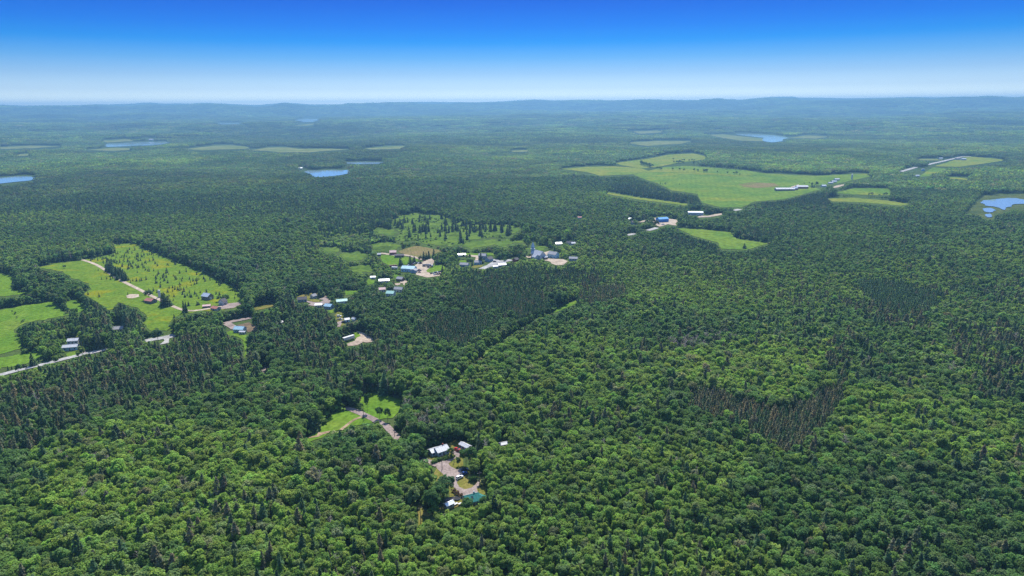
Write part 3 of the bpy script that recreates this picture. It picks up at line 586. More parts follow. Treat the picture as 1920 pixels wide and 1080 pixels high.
def limbs(seed, n, z0, z1, reach, r0=.12):
    r = np.random.default_rng(seed); V, Q = [], []
    for k in range(n):
        z = r.uniform(z0, z1); th = r.uniform(0, 6.28); L = reach * r.uniform(.5, 1); a = np.array([0, 0, z]); b = a + np.array([math.cos(th) * L, math.sin(th) * L, L * r.uniform(.4, 1.0)])
        e = np.array([-math.sin(th), math.cos(th), 0]); g = np.array([0, 0, 1.0]); base = sum(map(len, V))
        rr = r0 * r.uniform(.7, 1.2)
        V.append(np.array([a + e * rr, a + g * rr, a - e * rr, b + e * rr * .3, b + g * rr * .3, b - e * rr * .3]))
        Q.append(np.array([[0, 1, 4, 3], [1, 2, 5, 4], [2, 0, 3, 5]]) + base)
    return np.concatenate(V), np.concatenate(Q)
def broadleaf_trunk(seed, h=13.0):
    V, Q = taper_tube(.26, .09, -1.0, h * .8, 6, .35, seed); V2, Q2 = limbs(seed + 1, 6, 4, 9, 3.2)
    return np.concatenate([V, V2]), [np.concatenate([Q, Q2 + len(V)])]
def spruce_crown(seed, h=15.0, rb=2.3, nw=17, nb=8, miss=.06, z0=1.2, power=.85):
    r = np.random.default_rng(seed); V, T, tw = [], [], []; c = 0
    for k in range(nw):
        f = k / (nw - 1); z = z0 + (h - z0) * f ** .92; rad = rb * (1 - f) ** power * r.uniform(.82, 1.12) + .12
        for q in range(max(int(nb * (1 - .45 * f)), 4)):
            if r.random() < miss: continue
            th = 2 * math.pi * (q + r.uniform(-.3, .3)) / nb / (1 - .45 * f) + k * 1.3; L = rad * r.uniform(.75, 1.2); d = np.array([math.cos(th), math.sin(th), 0]); e = np.array([-d[1], d[0], 0])
            wv = L * .34 + .22; droop = L * r.uniform(.12, .42)
            p0 = np.array([0, 0, z + .25]); pm = d * L * .55 + np.array([0, 0, z + .12 * L - droop * .3]); pt = d * L + np.array([0, 0, z - droop])
            V += [p0, pm + e * wv - [0, 0, .18], pm + [0, 0, .12], pm - e * wv - [0, 0, .18], pt]
            T += [[c, c + 1, c + 2], [c, c + 2, c + 3], [c + 1, c + 4, c + 2], [c + 2, c + 4, c + 3]]; s = r.uniform(.7, 1.3); tw += [[s * .8] * 3] * 2 + [[s * 1.12] * 3] * 2; c += 5
    V += [np.array([.12, 0, h - .8]), np.array([-.06, .1, h - .8]), np.array([-.06, -.1, h - .8]), np.array([0, 0, h + .7])]
    T += [[c, c + 1, c + 3], [c + 1, c + 2, c + 3], [c + 2, c, c + 3]]; tw += [[1, 1, 1]] * 3
    return np.array(V), [np.array(T)], np.array(tw)
def fuzzy_spruce(seed, h=15.0, rb=2.3, nq=330, leaf=.62, z0=1.0, power=.68, thin=1.0):
    r = np.random.default_rng(seed); f = r.random(nq) ** 1.45 * .99; wh = (f * 11) % 1.0
    rad = (rb * (1 - f) ** power + .06) * (1.12 - .42 * wh) * r.uniform(.55, 1.08, nq) ; th = r.uniform(0, 6.283, nq); lop = 1 + .18 * np.sin(th + seed)
    d = np.stack([np.cos(th), np.sin(th), np.zeros(nq)], -1); P = d * (rad * lop)[:, None]; P[:, 2] = z0 + (h - z0) * f - .12 * rad
    Nm = unit(d * .55 + np.array([0, 0, .9]) + r.normal(size=(nq, 3)) * .36)
    V, Q = quads(P, Nm, leaf * r.uniform(.6, 1.3, nq) * (1.15 - .45 * f) * thin, r)
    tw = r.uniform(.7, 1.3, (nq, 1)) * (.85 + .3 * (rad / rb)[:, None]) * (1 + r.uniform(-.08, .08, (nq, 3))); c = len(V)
    V = np.concatenate([V, [[.14, 0, h - 1.2], [-.07, .12, h - 1.2], [-.07, -.12, h - 1.2], [0, 0, h + .6]]])
    return V, [Q, np.array([[c, c + 1, c + 3], [c + 1, c + 2, c + 3], [c + 2, c, c + 3]])], np.concatenate([tw, np.ones((3, 3))])
def spruce_trunk(seed, h=14.0):
    V, Q = taper_tube(.2, .03, -1.0, h, 5, .05, seed); return V, [Q]
def bare_tree(seed, h=13.0):
    r = np.random.default_rng(seed); V, Q = taper_tube(.17, .03, -1.0, h, 5, .4, seed); VV, QQ = [V], [Q]; c = len(V)
    for k in range(34):
        f = r.uniform(.3, .97); z = h * f; th = r.uniform(0, 6.28); L = (1 - f) * 3.6 + 1.1; L *= r.uniform(.6, 1.1); a = np.array([0, 0, z]); ds = np.array([math.cos(th), math.sin(th), r.uniform(.35, 1.1)])
        b = a + ds * L * .8; pieces = [(a, b, .065)]
        for t in range(4):
            s = a + (b - a) * r.uniform(.35, .95); pieces.append((s, s + (ds + r.normal(size=3) * .6) * L * .35, .035))
        for (p, q2, w) in pieces:
            d = (q2 - p) / (np.linalg.norm(q2 - p) + 1e-9); e = np.cross(d, [.3, .2, .9]); e /= np.linalg.norm(e) + 1e-9; g = np.cross(d, e)
            VV.append(np.array([p + e * w, p - e * .5 * w + g * .87 * w, p - e * .5 * w - g * .87 * w, q2])); QQ.append(np.array([[0, 1, 3, 3], [1, 2, 3, 3], [2, 0, 3, 3]]) + c); c += 4
    V = np.concatenate(VV); Q = np.concatenate(QQ); tri = Q[:, 2] == Q[:, 3]
    return V, [Q[~tri], Q[tri][:, :3]]
def join(parts):
    """parts: (V, faces list, twig or None, material index)"""
    V, F4, F3, m4, m3, t4, t3, c = [], [], [], [], [], [], [], 0
    for (v, fl, tw, mi) in parts:
        o = 0
        for f in fl:
            t = np.ones((len(f), 3)) if tw is None else tw[o:o + len(f)]; o += len(f)
            if f.shape[1] == 4: F4.append(f + c); m4.append(np.full(len(f), mi)); t4.append(t)
            else: F3.append(f + c); m3.append(np.full(len(f), mi)); t3.append(t)
        V.append(v); c += len(v)
    fs = ([np.concatenate(F4)] if F4 else []) + ([np.concatenate(F3)] if F3 else [])
    return np.concatenate(V), fs, np.concatenate(m4 + m3), np.concatenate(t4 + t3)
SHAPES = [((4.6, 4.6, 5.0), 10.0, 20), ((3.9, 3.9, 6.2), 10.6, 19), ((5.2, 4.9, 4.6), 9.6, 22), ((3.2, 3.2, 6.6), 10.6, 16), ((4.5, 4.2, 5.6), 10.2, 18), ((4.1, 4.6, 5.2), 10.3, 21), ((5.0, 5.0, 5.2), 10.2, 24), ((3.6, 3.8, 5.6), 10.0, 16), ((5.4, 4.4, 5.4), 10.0, 15), ((4.0, 4.0, 6.6), 10.6, 13), ((4.8, 5.4, 4.2), 9.4, 17), ((3.0, 3.3, 6.2), 10.4, 12)]
NB = len(SHAPES); near_broad, near_spruce, near_dead = [], [], []          # (crown mesh, trunk mesh)
protos = {k: bpy.data.collections.new('prototypes ' + k) for k in ('broadleaf', 'spruce', 'dead', 'shrub', 'far')}
def proto(kind, i, parts, mats):
    V, fs, mi, tw = join(parts); me = mesh_np('%s shape %02d' % (kind, i), V, fs, mats, mi, tw)
    o = bpy.data.objects.new('%s shape %02d' % (kind, i), me); protos[kind].objects.link(o); return me
for i, (ax, zc, nl) in enumerate(SHAPES):
    c = broadleaf_crown(100 + i, 1500, .66, ax, zc, nl); t = broadleaf_trunk(200 + i)
    near_broad.append((mesh_np('broadleaf crown', c[0], c[1], [M_LEAF], None, c[2]), mesh_np('broadleaf trunk', t[0], t[1], [M_BARK])))
    proto('broadleaf', i, [(c[0], c[1], c[2], 0), (t[0], t[1], None, 1)], [M_LEAF, M_BARK])
for i, (ax, zc, nl) in enumerate(SHAPES):                 # fewer, larger sprays for the middle distance
    c = broadleaf_crown(140 + i, 430, 1.2, ax, zc, nl - 4); t = broadleaf_trunk(240 + i)
    proto('broadleaf', NB + i, [(c[0], c[1], c[2], 0), (t[0], t[1], None, 1)], [M_LEAF, M_BARK])
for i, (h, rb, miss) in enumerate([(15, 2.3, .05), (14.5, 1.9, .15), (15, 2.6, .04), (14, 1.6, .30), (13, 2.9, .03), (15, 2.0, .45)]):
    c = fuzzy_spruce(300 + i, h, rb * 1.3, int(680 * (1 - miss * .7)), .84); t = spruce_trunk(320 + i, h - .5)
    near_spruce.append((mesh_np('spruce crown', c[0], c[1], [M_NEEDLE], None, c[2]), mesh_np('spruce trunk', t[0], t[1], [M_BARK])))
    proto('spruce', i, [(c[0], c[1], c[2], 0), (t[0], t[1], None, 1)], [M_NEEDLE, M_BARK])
for i in range(4):
    b = bare_tree(400 + i, 12 + i * .8); proto('dead', i, [(b[0], b[1], None, 0)], [M_DEADWOOD]); near_dead.append(mesh_np('bare tree', b[0], b[1], [M_DEADWOOD]))
for i in range(4):
    c = broadleaf_crown(500 + i, 170, .85, (1.9, 1.8, 1.7), 1.4, 8, (.7, 1.1)); proto('shrub', i, [(c[0], c[1], c[2], 0)], [M_LEAF])
def patch(seed, size, n, nq, leaf, con, hs):
    r = np.random.default_rng(seed); parts = []; g = int(math.sqrt(n)); cell = size / g
    for a in range(g):
        for b in range(g):
            x = (a + .5 + r.uniform(-.45, .45)) * cell - size / 2; y = (b + .5 + r.uniform(-.45, .45)) * cell - size / 2; s = r.uniform(.72, 1.15) * hs
            if r.random() < con:
                v, fl, tw = spruce_crown(int(r.integers(1e9)), 15, 2.6, 5 if nq < 30 else 7, 5, 0, 3.0); v = v * np.array([s, s, s * 1.05]); tw = tw * np.array([.42, .50, .58]) * r.uniform(.8, 1.25)
            else:
                ax = (r.uniform(3.6, 5.2), r.uniform(3.6, 5.2), r.uniform(4.4, 6.0)); v, fl, tw = broadleaf_crown(int(r.integers(1e9)), nq, leaf, ax, 10.2, 8, (1.7, 2.6))
                v = v * s; tw = tw * (r.uniform(.68, 1.35) * np.array([r.uniform(.85, 1.25), 1, r.uniform(.8, 1.3)]))
            parts.append((v + np.array([x, y, 0]), fl, tw, 0))
    return parts
for i, con in enumerate((0, .1, .25, .5, .9, 0.05)): proto('far', i, patch(600 + i, 25, 36, 30, 2.5, con, .74), [M_LEAF])
for i, con in enumerate((0, .15, .35, .8)): proto('far', 6 + i, patch(700 + i, 80, 196, 9, 4.6, con, .85), [M_LEAF])

def scatter(name, kind, pts, label, cat):
    """pts: dict of arrays pos(n,3) variant(n) rot(n) scl(n,3) tint(n,3)"""
    me = bpy.data.meshes.new(name); n = len(pts['pos']); me.vertices.add(n); me.vertices.foreach_set('co', np.asarray(pts['pos'], np.float32).ravel())
    a = me.attributes.new('variant', 'INT', 'POINT'); a.data.foreach_set('value', np.asarray(pts['variant'], np.int32))
    e = np.random.default_rng(1).normal(size=(n, 3)).astype(np.float32) * (.075 if kind in ('broadleaf', 'dead') else .03 if kind == 'spruce' else 0); e[:, 2] = pts['rot']; a = me.attributes.new('turn', 'FLOAT_VECTOR', 'POINT'); a.data.foreach_set('vector', e.ravel())
    a = me.attributes.new('size', 'FLOAT_VECTOR', 'POINT'); a.data.foreach_set('vector', np.asarray(pts['scl'], np.float32).ravel())
    a = me.attributes.new('tint', 'FLOAT_VECTOR', 'POINT'); a.data.foreach_set('vector', np.asarray(pts['tint'], np.float32).ravel())
    me.update(); o = tag(link(name, me), label, cat, kind='stuff')
    g = bpy.data.node_groups.new('scatter ' + name, 'GeometryNodeTree')
    g.interface.new_socket('Geometry', in_out='INPUT', socket_type='NodeSocketGeometry'); g.interface.new_socket('Geometry', in_out='OUTPUT', socket_type='NodeSocketGeometry')
    n_, l_ = g.nodes.new, g.links.new
    gi, go, ip, ci = n_('NodeGroupInput'), n_('NodeGroupOutput'), n_('GeometryNodeInstanceOnPoints'), n_('GeometryNodeCollectionInfo')
    ci.inputs[0].default_value = protos[kind]; ci.inputs[1].default_value = True; ci.inputs[2].default_value = True
    def attr(nm, ty):
        q = n_('GeometryNodeInputNamedAttribute'); q.data_type = ty; q.inputs[0].default_value = nm; return q.outputs[0]
    er = n_('FunctionNodeEulerToRotation'); l_(attr('turn', 'FLOAT_VECTOR'), er.inputs[0])
    l_(gi.outputs[0], ip.inputs['Points']); l_(ci.outputs[0], ip.inputs['Instance']); ip.inputs['Pick Instance'].default_value = True
    l_(attr('variant', 'INT'), ip.inputs['Instance Index']); l_(er.outputs[0], ip.inputs['Rotation']); l_(attr('size', 'FLOAT_VECTOR'), ip.inputs['Scale'])
    l_(ip.outputs[0], go.inputs[0])
    o.modifiers.new('scatter', 'NODES').node_group = g
    return o

# ------------------------------------------------------------------ buildings
PAINT = {}
def paint(key, c, rough=.6, metal=0.0, var=.1, scale=.8):
    if key not in PAINT: PAINT[key] = mat(key, c, rough, metal, var, scale)
    return PAINT[key]
W_WHITE, W_GREY, W_BLUEGREY = paint('white siding', (.50, .50, .49)), paint('grey siding', (.33, .34, .35)), paint('blue grey siding', (.30, .36, .42))
W_WOOD, W_RED, W_BROWN, W_BLUE = paint('weathered boards', (.17, .145, .125), .85, var=.25), paint('barn red boards', (.26, .06, .05), .8), paint('brown siding', (.16, .10, .07), .8), paint('blue cladding', (.02, .17, .52))
W_TAN, W_LBLUE = paint('cream siding', (.56, .50, .40)), paint('pale blue siding', (.36, .50, .58))
R_WHITE, R_GREY, R_DARK = paint('white metal roof', (.38, .39, .41), .5, .1), paint('grey shingle roof', (.24, .24, .25), .85), paint('dark shingle roof', (.075, .07, .075), .85)
R_TEAL, R_BLUE, R_RED = paint('teal metal roof', (.015, .145, .12), .42, .1), paint('light blue metal roof', (.27, .42, .50), .4, .1), paint('rusty red roof', (.33, .13, .10), .7, .0, .3)
R_MINT, R_VBLUE, R_PINK, R_GALV = paint('mint green roof', (.26, .46, .40), .5), paint('vivid blue roof', (.05, .25, .50), .4), paint('faded pink roof', (.50, .33, .30), .7, .0, .2), paint('galvanised roof', (.50, .52, .54), .4, .5)
GLASS, DOORM, TRIM = paint('dark window glass', (.03, .04, .05), .08, .0, .05), paint('brown door', (.14, .09, .06), .5), paint('white trim', (.72, .72, .70), .5)
RUBBER, CHROME = paint('tyre rubber', (.02, .02, .02), .9), paint('wheel rim', (.45, .45, .46), .35, .7)
POLE, CONC = paint('pole wood', (.13, .10, .08), .9, var=.25), paint('concrete', (.42, .41, .39), .9)
def hull(P):
    P = sorted(map(tuple, P)); 
    def half(Q):
        o = []
        for p in Q:
            while len(o) > 1 and (o[-1][0] - o[-2][0]) * (p[1] - o[-2][1]) - (o[-1][1] - o[-2][1]) * (p[0] - o[-2][0]) <= 0: o.pop()
            o.append(p)
        return o[:-1]
    return half(P) + half(P[::-1])
def clear(loc, yaw, L, W, z0, z1):
    """trees keep off what the photograph shows of this thing"""
    c, s = math.cos(yaw), math.sin(yaw); pts = [(loc[0] + a * c - b * s, loc[1] + a * s + b * c, loc[2] + q) for a in (-L / 2, L / 2) for b in (-W / 2, W / 2) for q in (z0, z1)]
    x, y, _ = proj(*np.array(pts).T); mask_poly(hull(zip(x, y)))
def gable(root, L, W, h, rise, wm, rm, loc=(0, 0, 0), yaw=0.0, nwin=3, door=True, chim=False, over=.35, names=('wall', 'roof'), skylight=False, big_door=False):
    l, w = L / 2, W / 2
    m = MB(); m.poly([(-l, -w, -.6), (l, -w, -.6), (l, w, -.6), (-l, w, -.6), (-l, -w, h), (l, -w, h), (l, w, h), (-l, w, h), (-l, 0, h + rise - .05), (l, 0, h + rise - .05)],
                     [(0, 1, 5, 4), (2, 3, 7, 6), (1, 2, 6, 9, 5), (3, 0, 4, 8, 7), (0, 3, 2, 1)])
    wall = m.build(names[0], wm, root, loc, yaw)
    k = rise / w; a = l + over; b = w + over; e = h - over * k; t = .16
    m = MB()
    for s in (-1, 1):
        q = [(-a, 0, h + rise), (a, 0, h + rise), (a, s * b, e), (-a, s * b, e)]; q2 = [(x_, y_, z_ + t) for x_, y_, z_ in q]
        f = [(0, 1, 2, 3), (7, 6, 5, 4), (0, 4, 5, 1), (1, 5, 6, 2), (2, 6, 7, 3), (3, 7, 4, 0)]; m.poly(q + q2, f if s > 0 else [g[::-1] for g in f])
    roof = m.build(names[1], rm, root, loc, yaw)
    if rm in (R_WHITE, R_BLUE, R_TEAL, R_RED, R_VBLUE, R_GALV, R_MINT) and L > 5:      # standing seams
        nr = int(L / 1.2); sm = {}
        for s in (-1, 1):
            mm = MB(); q = [(-.03, s * .1, h + rise + t - .1 * k), (.03, s * .1, h + rise + t - .1 * k), (.03, s * (b - .05), e + t + .05 * k), (-.03, s * (b - .05), e + t + .05 * k)]
            mm.poly(q + [(x_, y_, z_ + .05) for x_, y_, z_ in q], [(4, 5, 6, 7), (7, 6, 5, 4), (0, 4, 7, 3), (1, 2, 6, 5), (2, 3, 7, 6)]); sm[s] = mm.mesh('seam', rm)
            for i in range(nr): link('seam', sm[s], roof, (-a + (i + .5) * 2 * a / nr, 0, 0))
    m = MB().box(-a, a, -.14, .14, h + rise + t - .06, h + rise + t + .07); m.build('ridge_cap', rm, roof)
    if chim: MB().box(l * .35, l * .35 + .7, .2, .9, h + rise - .8, h + rise + 1.1).build('chimney', W_RED if chim == 2 else CONC, roof)
    if skylight: MB().poly([(-.5, -w * .7, h + rise * .3 + .3), (.4, -w * .7, h + rise * .3 + .3), (.4, -w * .3, h + rise * .7 + .3), (-.5, -w * .3, h + rise * .7 + .3)], [(0, 1, 2, 3)]).build('skylight', GLASS, roof)
    if nwin:
        wmesh = MB().box(-.55, .55, -.04, .04, 0, 1.15).mesh('window', GLASS); fm = MB()
        for (x0, x1, z0, z1) in ((-.65, .65, -.1, 0), (-.65, .65, 1.15, 1.25), (-.65, -.55, 0, 1.15), (.55, .65, 0, 1.15)): fm.box(x0, x1, -.06, .06, z0, z1)
        fmesh = fm.mesh('frame', TRIM)
        for s in (-1, 1):
            for i in range(nwin):
                xx = -l + (i + .5) * L / nwin
                if door and s < 0 and i == nwin // 2: continue
                o = link('window', wmesh, wall, (xx, s * (w + .02), 1.0)); 
                if L > 6: link('frame', fmesh, o) if False else None
            o = link('window', wmesh, wall, (s * (l + .02), 0, 1.0), math.pi / 2)
    if door: MB().box(-.5, .5, -w - .06, -w + .02, 0, 2.1).build('door', DOORM, wall)
    if big_door: MB().box(l - .02, l + .07, -1.7, 1.7, 0, min(3.2, h)).build('barn_door', paint('faded barn door', (.45, .43, .40)), wall)
    return wall, roof
def house(name, label, px_, py_, L, W, h, rise, yaw, wm, rm, cat='house', wing=None, vis=0.0, group=None, show=True, **kw):
    g = g1(px_, py_); yw = R(yaw); e = empty(name, tuple(g), yw); tag(e, label, cat, group)
    gable(e, L, W, h, rise, wm, rm, **kw)
    if show: clear(g, yw, L * .92, W * .92, vis * h, h + rise * .85)
    if wing:
        wx, wy, WL, WW, wh, wr, wyaw, wwm, wrm = wing; q = g1(wx, wy) - g; c, s = math.cos(-yw), math.sin(-yw)
        gable(e, WL, WW, wh, wr, wwm, wrm, (q[0] * c - q[1] * s, q[0] * s + q[1] * c, 0), R(wyaw), 2, False, names=('wing_wall', 'wing_roof'))
        if show: clear(g1(wx, wy), yw + R(wyaw), WL * .9, WW * .9, vis * wh, wh + wr * .8)
    return e
# woodland clearing
house('house', 'white metal-roofed house with grey walls beside the gravel yard', 827, 850, 7.6, 6.6, 3.0, 1.6, 36, W_BLUEGREY, R_WHITE, chim=2, nwin=3, wing=(813, 852, 4.8, 5.2, 2.8, 1.2, 0, W_BLUEGREY, R_WHITE))
house('long_shed', 'narrow white-roofed cabin at the back of the clearing', 872.5, 841.5, 7.4, 3.6, 2.5, .8, -44, W_BLUEGREY, R_WHITE, 'cabin', nwin=3)
house('shed', 'small white roof showing among trees right of the clearing', 944, 838, 4.6, 3.2, 2.4, .7, 22, W_GREY, R_WHITE, 'shed', nwin=0, door=False, vis=.7)
house('house', 'teal-roofed house half hidden by trees at the clearing mouth', 884, 943.5, 7.6, 7.0, 3.0, 2.2, 24, W_GREY, R_TEAL, nwin=3, vis=.85, skylight=True, chim=1, wing=(897.5, 941, 5.0, 5.6, 2.8, 1.5, -62, W_GREY, R_TEAL))
house('shed', 'grey shed with pale roof left of the teal-roofed house', 842, 951, 4.6, 3.0, 2.3, .8, 40, W_GREY, R_GALV, 'shed', nwin=1, door=False)
house('shed', 'dark-roofed lean hut behind the grey shed', 842.5, 942.5, 4.6, 2.6, 2.2, .7, 18, W_BLUEGREY, R_DARK, 'shed', nwin=0, door=False)
# roadside and big farm on the left
house('bungalow', 'upper of two white-roofed bungalows by the left road', 139, 643, 8.5, 6.5, 3, 1.4, 12, W_WHITE, R_WHITE, vis=.3)
house('bungalow', 'lower, longer white-roofed bungalow by the left road', 133.5, 655, 11.5, 6.5, 3, 1.4, 14, W_LBLUE, R_WHITE, vis=.2)
house('house', 'grey roof buried in trees between road and big meadow', 223, 621, 9, 7, 3, 1.8, 10, W_GREY, R_GREY, vis=.9)
house('barn', 'weathered grey barn with pale roof in the big meadow', 389.5, 561, 9.5, 8, 4.2, 2.6, -24, W_WOOD, R_GALV, 'barn', nwin=0, door=False, big_door=True)
house('barn', 'rusty red-roofed barn beside the farm track', 283, 567.5, 10, 7.5, 3.0, 1.9, -22, W_WOOD, R_RED, 'barn', nwin=2, door=True)
house('shed', 'low grey-roofed shed on the farm track left of the red-roofed shed', 388, 576.5, 7.5, 4.6, 2.2, 1.0, 14, W_WOOD, R_PINK, 'shed', nwin=0, door=False)
house('shed', 'brownish red-roofed shed on the near side of the farm track', 405, 581, 8.4, 6, 2.4, 1.5, -26, W_GREY, R_RED, 'shed', nwin=2)
house('farmhouse', 'small white farmhouse with dark gable at the farmyard', 418.5, 571, 6.0, 6.5, 4.0, 2.6, 70, W_WHITE, R_DARK, 'farmhouse', nwin=2)
house('garage', 'blue-roofed metal garage beside the brown garden plot', 450.5, 622, 9.2, 7.6, 3.4, 1.9, -8, W_LBLUE, R_BLUE, 'garage', nwin=2, wing=(455.5, 626.5, 5.5, 3.0, 2.6, .6, 0, W_WHITE, R_WHITE))
house('cabin', 'tiny white cabin alone among trees right of the garden plot', 527.5, 608.5, 3.2, 2.6, 2.6, .9, 60, W_WHITE, R_WHITE, 'cabin', nwin=0)
# village row
house('house', 'grey-roofed house at the left end of the roadside row', 567, 565, 9.5, 7, 3, 2.0, 16, W_GREY, R_DARK)
house('house', 'white-fronted small house behind the roadside lawn', 588, 559, 5.5, 5, 3, 1.8, 60, W_WHITE, R_GREY, vis=.2)
house('house', 'light-blue roofed house beside the pale driveways', 617, 578, 8.0, 6.8, 3, 1.8, -20, W_BLUEGREY, R_BLUE, vis=.2)
house('house', 'pale green-grey long roof behind the light-blue roofed house', 641, 568.5, 11, 6.5, 3, 1.6, 20, W_WHITE, R_MINT, vis=.75)
house('house', 'white low roof left of the light-blue roofed house', 598, 575.5, 7, 5.5, 2.8, 1.2, 8, W_TAN, R_GALV, vis=.7)
house('shed', 'pale blue shed beside the parked dark car in the woods', 650.5, 603.5, 4.6, 4.2, 2.8, 1.2, 30, W_LBLUE, R_WHITE, 'shed', nwin=0)
house('canopy_shelter', 'white peaked shelter right of the pale blue shed', 664.5, 601.5, 4.2, 3.4, 2.2, 1.1, -28, W_WHITE, R_WHITE, 'shelter', nwin=0, door=False)
house('house', 'mint-green roofed white house in the village trees', 733, 554, 8.5, 7.5, 3.2, 2.1, -14, W_WHITE, R_MINT)
house('house', 'brown-grey gabled house just behind the mint-green roofed one', 748, 546, 9.5, 6.5, 3, 2.0, -14, W_TAN, R_GREY, vis=.3)
house('house', 'cream-fronted house left of the mint-green roofed one', 716.5, 546.5, 7, 6, 3, 1.7, 18, W_TAN, R_PINK, vis=.4)
house('house', 'long grey roof among trees below the long blue-roofed building', 720.5, 529.5, 12, 6.5, 2.8, 1.6, 10, W_GREY, R_GALV, vis=.6)
house('house', 'grey-brown house at the sandy village drive', 751, 526.5, 8, 6.5, 3, 2.0, -25, W_BROWN, R_GREY, vis=.3)
house('shed', 'pale shed on the village back lawn at far left', 699.5, 522.5, 6, 4, 2.4, 1.0, 8, W_WHITE, R_GALV, 'shed', nwin=0)
house('workshop', 'long light-blue roofed building on the sandy yard', 767, 508, 17, 11, 4.2, 2.4, -14, W_LBLUE, R_BLUE, 'workshop', nwin=4, wing=(776, 511, 6, 8, 3.6, 1.4, 90, W_BLUEGREY, R_GREY))
house('barn', 'pink-red roofed barn at the pale lane', 737, 477, 9, 7.5, 3.6, 2.3, 8, W_RED, R_PINK, 'barn', nwin=2)
house('long_house', 'dark low house in front of the pink-red roofed barn', 749, 482, 12.5, 7, 3.0, 1.4, 4, W_BROWN, R_DARK, nwin=4)
house('shed', 'small white-roofed shed at the left end of the pale lane', 711, 479.5, 4.8, 4.2, 2.4, 1.5, 10, W_WOOD, R_WHITE, 'shed', nwin=0)
house('house', 'white low house with pale roof left of the sandy lane', 866, 480.5, 10, 6, 2.8, 1.2, 6, W_WHITE, R_GALV, vis=.3)
house('house', 'large grey double house at the village street corner', 905, 484.5, 10, 8, 4.4, 2.4, -12, W_GREY, R_GREY, nwin=4, wing=(917, 489.5, 8, 8, 3.6, 2.2, 60, W_BLUEGREY, R_DARK))
house('house', 'grey house with blue-grey roof below the sandy lane', 896, 495, 9, 7, 3, 1.9, 8, W_LBLUE, R_GREY, vis=.1)
house('house', 'blue-grey roofs left of the village street behind spruces', 871, 499.5, 11, 7, 3, 2.0, -16, W_BLUEGREY, R_GREY, vis=.5)
house('house', 'grey roofed house along the near side of the main street', 941, 500, 10, 6, 3, 1.8, 16, W_GREY, R_GALV, vis=.5)
house('shed', 'white low roof at the near side of the main street', 928.5, 502.5, 6.5, 4.5, 2.6, 1.0, 16, W_WHITE, R_WHITE, 'shed', nwin=0, vis=.5)
house('house', 'red-brown house with white end right of the main street', 967, 491, 6.5, 6, 3.6, 2.0, 50, W_RED, R_DARK, vis=.3)
house('hall', 'grey hall with tall gable right of the church', 1037.5, 482.5, 13, 9, 5.0, 3.0, -38, W_LBLUE, R_GREY, 'hall', nwin=4)
house('shed', 'white shed with dark front between church and hall', 1022, 486, 6, 4.5, 3.0, 1.5, 35, W_BROWN, R_WHITE, 'shed', nwin=1)
house('house', 'grey house at the right end of the sandy lot', 1075, 488, 11, 7, 3, 1.8, -10, W_GREY, R_GREY, vis=.3)
house('house', 'pale roof among trees above the hall', 1047, 460.5, 9, 7, 3.4, 1.8, 10, W_WHITE, R_GALV, vis=.5)
house('house', 'brown-roofed house in trees farthest right of the village', 1068, 458.5, 8, 6, 3, 2.2, -20, W_TAN, R_DARK, vis=.5)
house('house', 'white-walled speck of a house beside the brown-roofed one', 1074.5, 459.5, 6, 5, 3, 1.6, 15, W_WHITE, R_WHITE, vis=.4)
house('house', 'little red-roofed white house alone in the woods', 1086.5, 410.5, 7, 6, 3, 1.8, 10, W_WHITE, R_RED, vis=.3)
# right-hand settlement
house('workshop', 'vivid blue workshop on the pale gravel yard', 1241.5, 415.5, 19, 12, 5.5, 2.2, 20, W_BLUE, R_VBLUE, 'workshop', nwin=5, big_door=True)
house('house', 'white house at the left end of the gravel yard', 1183, 413.5, 8, 6, 3, 2.0, -10, W_WHITE, R_GALV, vis=.2)
house('house', 'dark-roofed house just below the white one by the gravel yard', 1189, 420.5, 10, 8, 4.0, 2.2, 10, W_BLUEGREY, R_DARK, vis=.2)
house('warehouse', 'long white flat-roofed warehouse in the trees', 1303.5, 402.5, 27, 14, 5.2, .9, -8, W_WHITE, R_GALV, 'warehouse', nwin=6, vis=.1)
house('barn', 'long low white-roofed barn at the edge of the farm field', 1471, 357.5, 44, 13, 4.5, 2.6, -2, W_WOOD, R_WHITE, 'barn', nwin=8)
house('barn', 'white-roofed barn right of the long low one', 1503, 353.5, 27, 13, 5, 2.8, -4, W_RED, R_WHITE, 'barn', nwin=5)
house('barn', 'small red barn joining the two white-roofed barns', 1490, 356, 12, 10, 4.5, 3.0, 30, W_RED, R_GALV, 'barn', nwin=2)
house('shed', 'white-roofed shed up the lane from the barns', 1568.5, 338.5, 13, 9, 4, 1.8, 8, W_WHITE, R_WHITE, 'shed', nwin=2, vis=.2)
house('shed', 'second white shed just below the upper one on the lane', 1563, 342.5, 14, 8, 3.5, 1.8, 14, W_WHITE, R_GALV, 'shed', nwin=2, vis=.2)
house('shed', 'low white shed leftmost of the lane sheds', 1557, 344.8, 12, 7, 3.2, 1.5, 4, W_WHITE, R_WHITE, 'shed', nwin=2, vis=.2)
house('house', 'pale house among trees between barns and lane', 1544, 350.5, 11, 8, 3.4, 2.0, 6, W_WHITE, R_GALV, vis=.3)
house('house', 'white house with blue gable below the straight road', 1730.5, 320.5, 12, 9, 4.5, 2.6, 60, W_LBLUE, R_WHITE, vis=.1)
house('house', 'low white house at the small roadside field', 1718.5, 331.5, 13, 8, 3.5, 1.8, 4, W_WHITE, R_GALV, vis=.3)
house('house', 'white house in the upper right hay field', 1806, 300.2, 16, 10, 4.5, 2.4, 0, W_WHITE, R_GALV, nwin=4)
house('house', 'dark long house left of the white one in the upper right hay field', 1795, 299.6, 15, 9, 4, 2.2, 4, W_BLUEGREY, R_DARK, nwin=3)
house('house', 'grey house across the straight road from the hay field', 1763, 298.8, 13, 9, 4, 2.2, 6, W_GREY, R_GALV, nwin=3)
